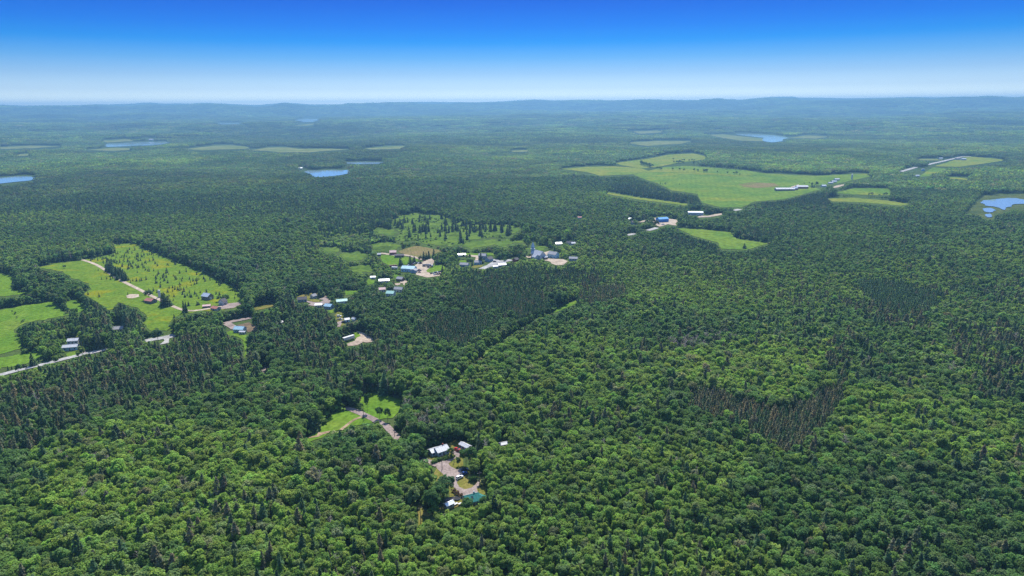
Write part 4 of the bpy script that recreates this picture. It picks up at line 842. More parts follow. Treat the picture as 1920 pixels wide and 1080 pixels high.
house('cottage', 'white cottage on the left shore of the small central lake', 563.5, 317.6, 13, 10, 4.5, 2.5, 10, W_WHITE, R_GALV, 'cottage', vis=.2)
house('cottage', 'white cottage beside the pale narrow far lake', 284, 263.6, 26, 16, 7, 4, 0, W_WHITE, R_WHITE, 'cottage', vis=.2)

def church(px_, py_):
    g = g1(px_, py_); yw = R(-52); e = empty('church', tuple(g), yw); tag(e, 'white-roofed church with grey pointed steeple in the village', 'church')
    gable(e, 19, 10, 6, 4.6, W_WHITE, R_WHITE, nwin=5, door=False)
    gable(e, 7, 7, 4, 2.8, W_WHITE, R_WHITE, (4, -8.0, 0), 0, 2, False, names=('sacristy_wall', 'sacristy_roof'))
    tx = -11.0; t = MB().box(tx - 2, tx + 2, -2, 2, -.6, 11).build('tower', W_BLUEGREY, e)
    MB().box(tx - 2.3, tx + 2.3, -2.3, 2.3, 11, 11.5).build('cornice', TRIM, t); MB().box(tx - 1.5, tx + 1.5, -1.5, 1.5, 11.5, 13.8).build('belfry', W_BLUEGREY, t)
    MB().poly([(tx - 1.9, -1.9, 13.8), (tx + 1.9, -1.9, 13.8), (tx + 1.9, 1.9, 13.8), (tx - 1.9, 1.9, 13.8), (tx, 0, 21)], [(0, 3, 2, 1), (0, 1, 4), (1, 2, 4), (2, 3, 4), (3, 0, 4)]).build('spire', R_GALV, e)
    MB().box(tx - .06, tx + .06, -.06, .06, 20.8, 22.6).box(tx - .4, tx + .4, -.06, .06, 21.8, 21.95).build('cross', CHROME, e)
    MB().box(tx - 2.08, tx - 2.0, -.9, .9, 0, 2.6).build('door', DOORM, t)
    clear(g, yw, 22, 10, 1.5, 10); clear((g[0] + tx * math.cos(yw), g[1] + tx * math.sin(yw), g[2]), yw, 4, 4, 2, 20)
church(1009, 484)
def silo(px_, py_, r_, h_, label):
    g = g1(px_, py_); e = tag(empty('silo', tuple(g)), label, 'silo'); MB().tube((0, 0, -.5), (0, 0, h_), r_, r_, 16).build('shaft', W_WHITE, e)
    m = MB(); m.tube((0, 0, h_), (0, 0, h_ + r_ * .45), r_ * 1.02, r_ * .8, 16, False); m.tube((0, 0, h_ + r_ * .45), (0, 0, h_ + r_ * .8), r_ * .8, r_ * .15, 16); m.build('dome', R_WHITE, e)
    m = MB()
    for k in range(1, int(h_ / 1.5)): m.tube((0, 0, k * 1.5 - .05), (0, 0, k * 1.5 + .05), r_ * 1.02, r_ * 1.02, 16)
    m.build('hoops', R_GALV, e); clear(g, 0, r_ * 2, r_ * 2, .3 * h_, h_ + r_ * .6)
silo(299.5, 557.5, 1.3, 7.5, 'white domed silo beside the dark conifers on the farm track')
silo(1597, 336.5, 2.2, 13, 'tall grey silo at the end of the upper farm lane')

# ------------------------------------------------------------------ vehicles
def lathe_wheel(r_, w_): return MB().tube((0, -w_ / 2, 0), (0, w_ / 2, 0), r_, r_, 12), MB().tube((0, -w_ / 2 - .015, 0), (0, w_ / 2 + .015, 0), r_ * .6, r_ * .6, 10)
_tw, _rw = lathe_wheel(.34, .22); TYRE, RIM = _tw.mesh('tyre', RUBBER), _rw.mesh('rim', CHROME)
CARS = {}
PROFILE = {'car': ([(-2.2, .35), (-2.25, .75), (-2.0, .92), (-1.45, .97), (1.0, .95), (1.9, .82), (2.22, .62), (2.2, .35)], [(-1.75, .95), (-1.15, 1.42), (.25, 1.45), (1.05, .94)]),
           'suv': ([(-2.25, .4), (-2.3, .95), (-2.2, 1.05), (1.05, 1.08), (2.05, .98), (2.3, .75), (2.28, .4)], [(-2.15, 1.05), (-2.0, 1.72), (.35, 1.75), (1.05, 1.06)]),
           'pickup': ([(-2.75, .45), (-2.78, 1.05), (-.75, 1.07), (1.1, 1.1), (2.3, 1.02), (2.6, .8), (2.58, .45)], [(-.75, 1.07), (-.6, 1.78), (.55, 1.8), (1.25, 1.08)])}
def prism(pts, w0, w1):
    m = MB(); n = len(pts); zmax = max(p[1] for p in pts); zmin = min(p[1] for p in pts); q = []
    for s in (-1, 1):
        for (x_, z_) in pts: q.append((x_, s * (w0 + (w1 - w0) * (z_ - zmin) / max(zmax - zmin, 1e-6)), z_))
    m.poly(q, [(i, (i + 1) % n, n + (i + 1) % n, n + i) for i in range(n)] + [tuple(range(n))[::-1], tuple(range(n, 2 * n))]); return m
def car_meshes(kind, colkey):
    k = (kind, colkey)
    if k not in CARS:
        body, cab = PROFILE[kind]; pm = PAINT[colkey]; xs = [p[0] for p in cab]; zt = max(p[1] for p in cab)
        roof = MB().box(cab[1][0] - .05, cab[2][0] + .05, -.66, .66, zt - .02, zt + .06, .06)
        hl = MB().box(body[-1][0] - .12, body[-1][0] + .06, .5, .8, .62, .76); hl2 = MB().box(body[-1][0] - .12, body[-1][0] + .06, -.8, -.5, .62, .76)
        CARS[k] = (prism(body, .86, .84).mesh('body', pm), prism(cab, .80, .64).mesh('windows', GLASS), roof.mesh('roof_panel', pm), hl.mesh('headlight', TRIM), hl2.mesh('headlight', TRIM),
                   MB().box(-2.65, -.85, -.72, .72, 1.02, 1.09).mesh('cargo_bed', RUBBER) if kind == 'pickup' else None)
    return CARS[k]
for kk, c in (('white paint', (.75, .75, .75)), ('red paint', (.42, .02, .02)), ('dark red paint', (.16, .015, .02)), ('blue paint', (.01, .05, .22)), ('black paint', (.012, .012, .015)), ('silver paint', (.42, .43, .45)), ('grey paint', (.10, .105, .115)), ('navy paint', (.015, .02, .06))):
    paint(kk, c, .25, .15, .04)
CARNAME = {'car': 'parked_car', 'suv': 'parked_suv', 'pickup': 'pickup_truck'}; CARCAT = {'car': 'car', 'suv': 'car', 'pickup': 'pickup'}
def vehicle(kind, colkey, px_, py_, yaw, label, group=None, show=True, size=1.0):
    g = g1(px_, py_) + np.array([0, 0, .42]); e = tag(empty(CARNAME[kind], tuple(g), R(yaw)), label, CARCAT[kind], group); e.scale = (size,) * 3
    b, w, rf, h1, h2, bed = car_meshes(kind, colkey); bo = link('body', b, e); link('windows', w, e); link('roof_panel', rf, e); link('headlight', h1, bo); link('headlight', h2, bo)
    if bed: link('cargo_bed', bed, bo)
    ax = 1.4 if kind != 'pickup' else 1.75
    for sx in (-1, 1):
        for sy in (-1, 1): t_ = link('wheel', TYRE, e, (sx * ax, sy * .76, .34)); link('rim', RIM, t_)
    if show: clear(g, R(yaw), 4.2, 1.7, .1, 1.5)
vehicle('suv', 'white paint', 861.8, 898, 43, 'white car parked at the tip of the oval lawn in the clearing')
vehicle('pickup', 'blue paint', 869.5, 891.5, 40, 'blue pickup beside the white car in the clearing')
vehicle('car', 'navy paint', 871.5, 883, 14, 'dark car parked under the trees above the blue pickup')
vehicle('car', 'red paint', 857, 845, -22, 'red car parked near the narrow white-roofed cabin')
vehicle('car', 'dark red paint', 861.5, 848.5, -25, 'dark red car beside the red car near the cabin')
vehicle('suv', 'white paint', 636, 594.5, 8, 'white car on the sunny yard lawn in the woods')
vehicle('pickup', 'silver paint', 637.5, 600.5, 4, 'silver-blue pickup below the white car on the yard lawn')
vehicle('car', 'black paint', 644.5, 605.5, 10, 'black car by the pale blue shed in the woods')
vehicle('car', 'black paint', 605, 575.5, 5, 'dark car on the pale driveway left of the light-blue roof')
vehicle('car', 'black paint', 927.5, 491.5, 20, 'dark car alone on the village street corner')
vehicle('car', 'silver paint', 1235, 420.8, 25, 'silver car in front of the vivid blue workshop', size=1.15)
vehicle('pickup', 'white paint', 1243, 422, 10, 'white pickup in front of the vivid blue workshop', size=1.15)
COLS = ['black paint', 'silver paint', 'grey paint', 'white paint', 'navy paint', 'dark red paint']; ORD = ['first', 'second', 'third', 'fourth', 'fifth', 'sixth', 'seventh', 'eighth', 'ninth']
def lot(points, yaw, where, group, kinds):
    for i, (a, b) in enumerate(points):
        ck = COLS[(i * 7 + len(points)) % 6]; kd = kinds[i % len(kinds)]
        vehicle(kd, ck, 690 + a / 12, 470 + b / 12, yaw, '%s %s, %s from the left %s' % (ck.replace(' paint', ''), {'car': 'car', 'suv': 'car', 'pickup': 'pickup'}[kd], ORD[i], where), group)
lot([(915, 345), (960, 338), (1005, 330), (1010, 300), (1055, 300), (1100, 290), (1145, 295), (1190, 300), (1272, 238)], 55, 'in the row between lawn and sandy yard', 'cars along the lawn of the sandy yard', ['car', 'suv', 'car', 'pickup'])
lot([(1430, 525), (1480, 517), (1525, 508), (1570, 498), (1615, 490), (1655, 482)], 62, 'in the row under the half-round lawn', 'cars along the half-round lawn', ['car', 'car', 'suv'])
lot([(1505, 552), (1560, 545), (1615, 535)], 20, 'in the short row nearest the dark spruces', 'cars nearest the spruces of the sandy yard', ['car', 'pickup'])
lot([(1125, 452), (1165, 458), (1160, 498)], -15, 'at the right end of the long blue-roofed building', 'cars at the long blue-roofed building', ['car', 'suv'])
def flatbed(px_, py_, yaw, L, label, boxm, hb_, cab_=True, name='truck', cat='truck'):
    g = g1(px_, py_) + np.array([0, 0, .42]); e = tag(empty(name, tuple(g), R(yaw)), label, cat); MB().box(-L / 2, L / 2, -1.2, 1.2, .85, 1.1).build('chassis', RUBBER, e)
    MB().box(-L / 2, L / 2 - (2.4 if cab_ else 0), -1.25, 1.25, 1.1, 1.1 + hb_).build('cargo_box', boxm, e)
    if cab_:
        c_ = MB().box(L / 2 - 2.1, L / 2, -1.2, 1.2, .7, 2.7, .08).build('cab', PAINT['silver paint'], e); MB().box(L / 2 - .2, L / 2 + .02, -1.0, 1.0, 1.75, 2.45).build('windscreen', GLASS, c_)
    for sx in (-.36, -.24, .36):
        for sy in (-1, 1): t_ = link('wheel', TYRE, e, (sx * L, sy * 1.1, .5)); t_.scale = (1.45, 1.3, 1.45); link('rim', RIM, t_)
    clear(g, R(yaw), L, 2.3, .5, 1.1 + hb_)
flatbed(654, 638.5, 50, 11.5, 'long white box trailer by the bare sandy lot', W_WHITE, 2.5, False, 'box_trailer', 'trailer')
flatbed(800, 499.5, 14, 11, 'dark flatbed truck standing in the middle of the sandy yard', paint('dark load', (.05, .05, .07)), 1.6)
flatbed(806.5, 501.5, 10, 8, 'shorter dark truck right of the flatbed in the sandy yard', paint('dark load', (.05, .05, .07)), 1.9)
flatbed(737, 501.5, 10, 10, 'dark red trailer at the left end of the long blue-roofed building', paint('dark red load', (.12, .03, .03)), 1.8, False, 'box_trailer', 'trailer')
flatbed(740, 505, -14, 8, 'white trailer below the dark red one in the village', W_WHITE, 1.8, False, 'box_trailer', 'trailer')

# ------------------------------------------------------------------ yard things
def pole(px_, py_, h_, label):
    g = g1(px_, py_); e = tag(empty('utility_pole', tuple(g), R(25)), label, 'utility pole'); MB().tube((0, 0, -.5), (0, 0, h_), .19, .12, 8).build('post', POLE, e)
    a_ = MB().box(-1.1, 1.1, -.06, .06, h_ - .9, h_ - .74).build('crossarm', POLE, e)
    for k in (-1, 0, 1): MB().tube((k * .95, 0, h_ - .74), (k * .95, 0, h_ - .5), .06, .05, 6).build('insulator', TRIM, a_)
    clear(g, 0, .5, .5, 1, h_)
pole(829, 881, 9.5, 'utility pole in the grass islet of the gravel yard')
pole(851.3, 868.5, 7.5, 'utility pole at the upper junction of the gravel yard')
pole(899.5, 911, 8.5, 'utility pole at the right end of the oval lawn')
pole(682.4, 789.5, 10, 'utility pole beside the road bend in the green wedge')
pole(739.8, 819, 8, 'utility pole beside the short gravel stretch below the bend')
pole(789, 984, 10, 'lone pole on the dry grass track left of the teal roof')
g = g1(857, 936.5); e = tag(empty('trampoline', tuple(g)), 'round black trampoline between teal-roofed house and grey shed', 'trampoline')
m = MB(); n_ = 24
for k in range(n_):
    a0, a1 = 2 * math.pi * k / n_, 2 * math.pi * (k + 1) / n_; m.tube((1.75 * math.cos(a0), 1.75 * math.sin(a0), .85), (1.75 * math.cos(a1), 1.75 * math.sin(a1), .85), .09, .09, 6, False)
m.build('rim', paint('blue pad', (.03, .06, .14)), e)
MB().poly([(1.62 * math.cos(2 * math.pi * k / n_), 1.62 * math.sin(2 * math.pi * k / n_), .84) for k in range(n_)], [tuple(range(n_))]).build('jumping_mat', RUBBER, e)
for k in range(4):
    a0 = .4 + k * math.pi / 2; MB().tube((1.75 * math.cos(a0), 1.75 * math.sin(a0), 0), (1.75 * math.cos(a0), 1.75 * math.sin(a0), .85), .04, .04, 6).build('leg', CHROME, e)
clear(g, 0, 3, 3, 0, .9)
g = g1(800, 924); e = tag(empty('propane_tank', tuple(g), R(15)), 'small white tank among trees left of the clearing', 'tank')
m = MB().tube((-1.1, 0, .9), (1.1, 0, .9), .55, .55, 12); m.tube((1.1, 0, .9), (1.4, 0, .9), .55, .2, 12); m.tube((-1.1, 0, .9), (-1.4, 0, .9), .55, .2, 12); m.build('vessel', W_WHITE, e)
for sx in (-.7, .7): MB().box(sx - .1, sx + .1, -.4, .4, -.3, .5).build('foot', CONC, e)
clear(g, R(15), 2.6, 1.1, .4, 1.4)
for (a_, b_, s_, lab) in ((854.5, 947.5, 1.0, 'white garden table beside the trampoline'), (862.5, 947, .8, 'pale garden table under the trees left of the teal roof')):
    g = g1(a_, b_); e = tag(empty('garden_table', tuple(g + np.array([0, 0, .3])), R(40)), lab, 'table'); MB().box(-1.2 * s_, 1.2 * s_, -.6 * s_, .6 * s_, .7, .78).build('tabletop', W_WHITE, e)
    for sx in (-1, 1):
        for sy in (-1, 1): MB().box(sx * 1.0 * s_ - .05, sx * 1.0 * s_ + .05, sy * .45 * s_ - .05, sy * .45 * s_ + .05, 0, .7).build('leg', TRIM, e)
    clear(g, R(40), 2.2, 1, .5, 1)

# ------------------------------------------------------------------ single plants that can be told apart
def bush_mesh(seed, ax, zc, nq=260, leaf=.42): c_ = broadleaf_crown(seed, nq, leaf, ax, zc, 9, (.35, .6)); return mesh_np('bush', c_[0], c_[1], [M_LEAF], None, c_[2])
BUSH = bush_mesh(900, (1.05, 1.05, 1.0), .85)
def bush(px_, py_, s_, tint_, label):
    o = link('bush', BUSH, None, tuple(g1(px_, py_))); o.scale = (s_,) * 3; o['tint'] = list(tint_); tag(o, label, 'bush')
for a_, b_, w_ in ((850, 924, 'uppermost'), (856, 928.5, 'middle'), (863, 933, 'lowest')): bush(a_, b_, 1.0, (.075, .05, .03), '%s of three round reddish bushes along the gravel yard' % w_)
bush(884.5, 904, 1.6, (.04, .08, .022), 'round green bush on the upper edge of the oval lawn')
bush(905, 912, 2.2, (.05, .07, .03), 'dark round bush right of the oval lawn')
V_, Q_, T_ = [], [], []; c0_ = 0
for k in range(13):
    c_ = broadleaf_crown(920 + k, 120, .42, (1.1, 1.0, .9), .8, 6, (.4, .65)); V_.append(c_[0] + np.array([(k - 6) * 1.15, .5 * math.sin(k * .4), 0])); Q_.append(c_[1][0] + c0_); T_.append(c_[2]); c0_ += len(c_[0])
o = link('hedge', mesh_np('hedge', np.concatenate(V_), [np.concatenate(Q_)], [M_LEAF], None, np.concatenate(T_)), None, tuple(g1(830, 863.5)), R(33)); o['tint'] = [.05, .095, .022]
tag(o, 'clipped green hedge between white house and gravel drive', 'hedge')
def big_tree(kind, px_, py_, h_, label, tint_=None, wide=1.0, v=0):
    g = g1(px_, py_)
    if kind == 'b':
        e = tag(empty('broadleaf_tree', tuple(g), px_), label, 'tree'); s_ = h_ / 15.6; e.scale = (s_ * wide, s_ * wide, s_); c_ = link('crown', near_broad[v][0], e); link('trunk', near_broad[v][1], e); c_['tint'] = list(tint_ or (.04, .082, .022))
    else:
        e = tag(empty('spruce_tree', tuple(g), px_), label, 'tree'); s_ = h_ / 15.0; e.scale = (s_ * wide, s_ * wide, s_); c_ = link('crown', near_spruce[v][0], e); link('trunk', near_spruce[v][1], e); c_['tint'] = list(tint_ or (.026, .052, .024))
BT = [('b', 838, 930, 12, 'dark round tree at the left edge of the gravel yard', (.028, .062, .022), 1.15, 0), ('b', 845.5, 858, 6.5, 'small round tree by the hedge end of the white house', None, 1.0, 4), ('b', 860, 874, 5, 'small dark tree on the grass beside the upper junction pole', (.03, .06, .022), 1.1, 1),
      ('b', 874, 873, 11, 'broadleaf tree at the upper edge of the parked cars', None, 1.0, 5), ('b', 886, 880, 13, 'tall broadleaf tree right of the parked cars', None, 1.0, 1), ('b', 826, 945, 12, 'broadleaf tree left of the grey shed in the clearing', None, 1.05, 2), ('b', 811, 958, 13, 'broadleaf tree between dry grass track and grey shed', None, 1.1, 6),
      ('b', 876, 963, 9, 'broadleaf tree in front of the left end of the teal roof', None, 1.1, 5), ('b', 906, 962, 9, 'broadleaf tree in front of the right end of the teal roof', None, 1.0, 7),
      ('c', 927, 971, 13, 'dark pointed spruce right of the teal-roofed house', (.02, .045, .022), 1.1, 2), ('b', 688.8, 773.5, 13, 'tall slim tree standing at the upper roadside meadow', None, .55, 3), ('b', 712, 786, 9, 'left of two round trees at the meadow corner', (.03, .065, .02), .85, 0), ('b', 727, 790, 9.5, 'right of two round trees at the meadow corner', (.03, .065, .02), .8, 4),
      ('b', 653, 760.5, 10, 'broadleaf tree at the meadow entrance above the road', None, 1.1, 6), ('b', 664, 763.5, 9, 'second broadleaf tree above the road by the meadow', None, 1.1, 5), ('b', 676.5, 768, 5, 'low tree at the roadside before the slim tree', None, 1.2, 2),
      ('b', 280, 562, 11, 'dark tree left of the rusty red-roofed barn', (.026, .055, .02), 1.2, 0), ('c', 306, 573, 14, 'leftmost spruce of the farm track clump', None, 1.3, 0), ('c', 311, 575, 14.5, 'middle spruce of the farm track clump', None, 1.3, 2), ('c', 316, 573.5, 13, 'rightmost spruce of the farm track clump', None, 1.3, 4),
      ('c', 345.5, 586, 13, 'left slim tree at the bend of the farm track', (.04, .07, .03), .9, 1), ('c', 350, 586.5, 13, 'right slim tree at the bend of the farm track', (.04, .07, .03), .9, 3), ('c', 372, 572, 4.5, 'small dark conifer below the grey barn', None, 1.6, 4),
      ('b', 412, 566, 7, 'left of two round trees behind the white farmhouse', None, 1.3, 2), ('b', 424.5, 566.5, 9, 'right of two round trees behind the white farmhouse', None, 1.3, 6), ('b', 121.5, 504, 5, 'lone round bush-like tree on the upper meadow edge', (.03, .06, .02), 1.3, 0),
      ('b', 297, 643, 13, 'dark round tree standing in the country road gap', (.026, .055, .02), 1.2, 6), ('c', 62, 686, 11, 'pointed spruce by the narrow field strip at left', None, 1.2, 2), ('b', 483, 695, 15, 'pale silvery tree beside the glimpse of track', (.10, .125, .075), .75, 1),
      ('c', 794.5, 486, 11, 'leftmost dark conifer in the row above the sandy yard', None, 1.2, 0), ('c', 799.5, 485.5, 9.5, 'second dark conifer in the row above the sandy yard', None, 1.1, 1), ('c', 804, 485, 11, 'third dark conifer in the row above the sandy yard', None, 1.2, 2), ('c', 813.5, 484, 13, 'tallest conifer at the right end of the row above the sandy yard', None, 1.2, 0),
      ('c', 769.5, 494.5, 11, 'dark conifer on the bright lawn by the parked cars', None, 1.3, 2), ('c', 751, 497, 13, 'tall conifer at the lower end of the bright lawn', None, 1.2, 0), ('c', 777, 491.5, 9.5, 'conifer at the right end of the bright lawn', None, 1.3, 4), ('b', 788, 490, 8, 'round brownish tree where the pale lane meets the yard', (.07, .07, .035), 1.2, 5), ('c', 830, 515, 12, 'dark conifer at the right end of the half-round lawn', None, 1.0, 0),
      ('c', 901.5, 494, 14, 'dark conifer in front of the large grey double house', None, 1.2, 2), ('c', 1385.5, 461, 0.1, '', None, 1, 0), ('c', 1395.5, 466, 9, 'lone small conifer in the green field tongue', None, 1.4, 4)]
for (k_, a_, b_, h_, lab, t_, w_, v_) in BT:
    if lab: big_tree(k_, a_, b_, h_, lab, t_, w_, v_)
SAP = [mesh_np('young conifer', *(lambda c_: (c_[0], c_[1], [M_NEEDLE], None, c_[2]))(spruce_crown(950 + k, 4.0, 1.15, 7, 6, .05, .15))) for k in range(3)]
rs = np.random.default_rng(33)
wb = field_world['large yellow-green meadow dotted with small conifers beside the farm']; a0_, a1_ = wb[:, :2].min(0), wb[:, :2].max(0); cnt = 0
track_px = [p for p in c6([(595, 183), (750, 250), (900, 345), (1090, 442), (1240, 515), (1320, 545), (1520, 535)])]
while cnt < 240:
    X_, Y_ = rs.uniform(a0_[0], a1_[0]), rs.uniform(a0_[1], a1_[1])
    if not in_poly(np.array([X_]), np.array([Y_]), wb)[0]: continue
    u_, v_, _ = proj(X_, Y_, hz(X_, Y_)); ty_ = np.interp(u_, [p[0] for p in track_px], [p[1] for p in track_px]); dens = vnoise(X_, Y_, 26, 91) * .6 + vnoise(X_, Y_, 60, 92) * .5
    if v_ > ty_ - 4 and not (rs.random() < .05 and v_ > ty_ + 6): continue
    if dens < .52 and rs.random() < .85: continue
    o = link('young_conifer', SAP[int(rs.integers(3))], None, (X_, Y_, float(hz(X_, Y_)) + .2), rs.uniform(0, 6)); s_ = rs.uniform(.5, 1.3); o.scale = (s_ * rs.uniform(1.0, 1.5),) * 2 + (s_,); o['tint'] = [.016, .034, .016]
    tag(o, 'small dark young conifer dotted over the big yellow-green meadow', 'young conifer', 'young conifers in the big meadow'); cnt += 1
wq = field_world['rough green meadow studded with dark spruces behind the village']; a0_, a1_ = wq[:, :2].min(0), wq[:, :2].max(0); cnt = 0
while cnt < 130:
    X_, Y_ = rs.uniform(a0_[0], a1_[0]), rs.uniform(a0_[1], a1_[1])
    if not in_poly(np.array([X_]), np.array([Y_]), wq)[0]: continue
    u_, v_, _ = proj(X_, Y_, hz(X_, Y_)); core = in_poly(np.array([u_]), np.array([v_]), [(820, 432), (870, 422), (960, 425), (950, 445), (880, 450), (820, 450)])[0]
    if not core and (vnoise(X_, Y_, 35, 93) < .62) and rs.random() < .8: continue
    o = link('meadow_spruce', protos['spruce'].objects[int(rs.integers(5))].data, None, (X_, Y_, float(hz(X_, Y_)) + .2), rs.uniform(0, 6)); s_ = rs.uniform(.45, .95); o.scale = (s_ * 1.1, s_ * 1.1, s_); o['tint'] = [float(q) for q in np.array([.028, .052, .026]) * rs.uniform(.8, 1.3)]
    tag(o, 'dark slender spruce standing in the rough green meadow behind the village', 'spruce', 'spruces of the rough meadow'); cnt += 1
# hedgerows and groves inside the open land (outline in the photograph, spacing, height, scatter)
ROWS_B = [(c6([(50, 1018), (160, 992)]), 7, 8, 1.5), (c6([(345, 952), (420, 932)]), 6, 8, 1.2), (c6([(560, 898), (650, 876)]), 6, 9, 1.2), (c6([(395, 470), (480, 545), (560, 590)]), 4, 6, 1.5), (c6([(80, 560), (130, 600), (160, 640)]), 9, 3, 1), ([(1195, 306), (1212, 312), (1225, 315)], 7, 12, 3), ([(1262, 306), (1300, 309), (1345, 316), (1400, 321)], 15, 11, 6), ([(1225, 318), (1265, 320), (1310, 322), (1370, 327), (1410, 331)], 17, 10, 6), ([(1575, 368), (1620, 366.5), (1668, 368)], 22, 8, 4),
          ([(1500, 346), (1530, 345), (1560, 341)], 22, 6, 6), ([(1520, 348), (1532, 349)], 8, 11, 3), (c6([(60, 445), (140, 442), (215, 430)]), 6, 9, 2), ([(1225, 420), (1231, 424), (1222, 425)], 7, 11, 3), ([(1180, 417), (1193, 424)], 8, 9, 3), (c4([(1190, 232), (1240, 240)]), 8, 6, 1), (c4([(800, 210), (860, 215), (935, 220)]), 7, 6, 2),
          ([(1262, 300), (1285, 303), (1318, 300)], 24, 8, 5), (c4([(1430, 215), (1470, 205)]), 6, 7, 1), ([(1205, 414), (1216, 420), (1222, 417)], 7, 10, 2)]
ROWS_C = [(c6([(770, 258), (840, 300), (905, 338)]), 2.6, 10, 1.6), (c6([(778, 250), (850, 292), (912, 330)]), 2.6, 11, 1.8), (c6([(730, 180), (790, 195), (860, 210)]), 3.2, 5, 4), (c6([(860, 160), (940, 185), (1010, 160)]), 3.5, 4, 6), (c6([(740, 320), (790, 330), (835, 325)]), 3.5, 4, 3),
          (c6([(0, 990), (120, 955), (240, 930), (330, 905)]), 7, 4, 1.5), ([(1525, 352), (1535, 352)], 8, 12, 4), ([(1240, 345), (1275, 347)], 12, 6, 3), (c6([(1270, 600), (1340, 590)]), 6, 5, 2), (c6([(1600, 590), (1700, 590), (1735, 605)]), 4, 5, 2)]


# ------------------------------------------------------------------ trees: where they stand
CON = [  # stands of conifers: outline in the photograph, share of conifers, share of them turned brown
    ([(-100, 770), (0, 735), (120, 690), (300, 645), (400, 622), (470, 640), (485, 700), (380, 745), (200, 785), (100, 835), (0, 865), (-100, 890)], .52, .6),
    ([(480, 622), (640, 642), (720, 622), (765, 650), (745, 720), (640, 742), (560, 690)], .48, .6),
    ([(773, 620), (827, 590), (857, 583), (923, 600), (923, 613), (900, 630), (873, 653), (827, 640)], 1.0, .30),
    ([(857, 563), (887, 540), (940, 538), (1023, 555), (1035, 573), (997, 595), (970, 602), (927, 583), (873, 573)], 1.0, .22),
    ([(1087, 560), (1105, 542), (1165, 536), (1182, 552), (1140, 575), (1100, 570)], .95, .75),
    ([(1090, 512), (1127, 505), (1130, 535), (1100, 548), (1075, 540)], .85, .4),
    ([(840, 497), (940, 498), (1010, 505), (1095, 503), (1085, 535), (1010, 550), (860, 545)], .66, .18),
    ([(1278, 738), (1330, 728), (1400, 748), (1470, 770), (1520, 756), (1545, 718), (1592, 692), (1590, 745), (1545, 810), (1502, 855), (1440, 838), (1375, 795), (1300, 768)], 1.0, .78),
    ([(1560, 640), (1600, 640), (1590, 700), (1550, 720)], .6, .7),
    ([(1600, 525), (1690, 528), (1765, 555), (1745, 590), (1640, 570)], .95, .08),
    ([(1560, 560), (1640, 570), (1745, 590), (1730, 620), (1640, 612)], .7, .55),
    ([(1770, 610), (1920, 622), (2050, 640), (2050, 720), (1920, 710), (1880, 770), (1830, 740), (1790, 670)], .58, .65),
    ([(1360, 500), (1500, 520), (1580, 560), (1560, 600), (1450, 560), (1350, 540)], .32, .6),
    ([(1700, 545), (1920, 530), (1920, 580), (1800, 570)], .35, .6),
    ([(1150, 346), (1235, 358), (1318, 373), (1312, 384), (1255, 380), (1150, 362)], 1.0, .1),
    ([(1412, 374), (1500, 361), (1560, 366), (1560, 392), (1430, 398)], .9, .1),
    ([(1268, 440), (1345, 458), (1345, 475), (1250, 465)], .8, .1),
    ([(1368, 430), (1450, 425), (1520, 440), (1430, 458)], .6, .15),
    ([(100, 560), (200, 575), (270, 590), (320, 620), (330, 640), (200, 650), (90, 610), (40, 640), (30, 600)], .6, .25),
    ([(520, 560), (660, 585), (660, 625), (560, 640), (480, 610)], .45, .35),
    ([(-100, 375), (200, 372), (640, 368), (640, 400), (300, 402), (-100, 405)], .45, .05),
    ([(590, 400), (740, 395), (745, 440), (700, 470), (700, 500), (620, 470)], .5, .05),
    ([(1190, 870), (1330, 880), (1340, 930), (1220, 930)], .22, .7),
    ([(1000, 770), (1160, 760), (1170, 800), (1020, 810)], .25, .7),
    ([(180, 820), (320, 800), (330, 850), (200, 880)], .22, .7),
]
DEAD = [([(1235, 648), (1300, 630), (1372, 622), (1368, 645), (1260, 662)], .75), ([(785, 722), (842, 700), (838, 775), (800, 805), (748, 812)], .40), ([(600, 880), (660, 860), (680, 900), (560, 930)], .22),
        ([(100, 850), (230, 850), (240, 880), (110, 890)], .22), ([(240, 970), (340, 950), (360, 1000), (250, 1010)], .25), ([(640, 690), (760, 700), (740, 730), (640, 720)], .2), ([(1180, 860), (1280, 870), (1280, 900), (1180, 890)], .18)]
TONE = [  # parts of the wood with leaf tint pushed brighter or darker: outline, amount
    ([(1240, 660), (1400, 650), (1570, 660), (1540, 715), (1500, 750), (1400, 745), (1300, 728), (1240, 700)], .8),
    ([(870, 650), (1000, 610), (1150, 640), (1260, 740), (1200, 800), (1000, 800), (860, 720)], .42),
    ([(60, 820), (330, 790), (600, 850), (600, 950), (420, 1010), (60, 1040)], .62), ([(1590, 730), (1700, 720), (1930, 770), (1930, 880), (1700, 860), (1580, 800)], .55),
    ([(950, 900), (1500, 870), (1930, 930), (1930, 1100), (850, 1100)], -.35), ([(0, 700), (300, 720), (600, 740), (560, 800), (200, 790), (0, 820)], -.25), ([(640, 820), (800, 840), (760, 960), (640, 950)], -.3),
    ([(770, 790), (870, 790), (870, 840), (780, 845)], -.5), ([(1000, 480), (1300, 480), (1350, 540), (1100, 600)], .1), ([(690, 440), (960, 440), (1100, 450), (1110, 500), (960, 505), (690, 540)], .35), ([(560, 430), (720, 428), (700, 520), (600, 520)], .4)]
P_MID, P_BRI, P_DRK, P_GRY = (np.array(v) for v in ((.055, .103, .027), (.104, .160, .029), (.038, .075, .026), (.072, .102, .046)))
P_CON, P_BRN, P_GBR = (np.array(v) for v in ((.042, .080, .034), (.155, .110, .060), (.130, .112, .080)))
def stand(x, y): return np.tanh((fbm(x + 60 * vnoise(x, y, 50, 8), y, 260, 95, 2) - .5) * 22)      # old and young stands with a clear edge
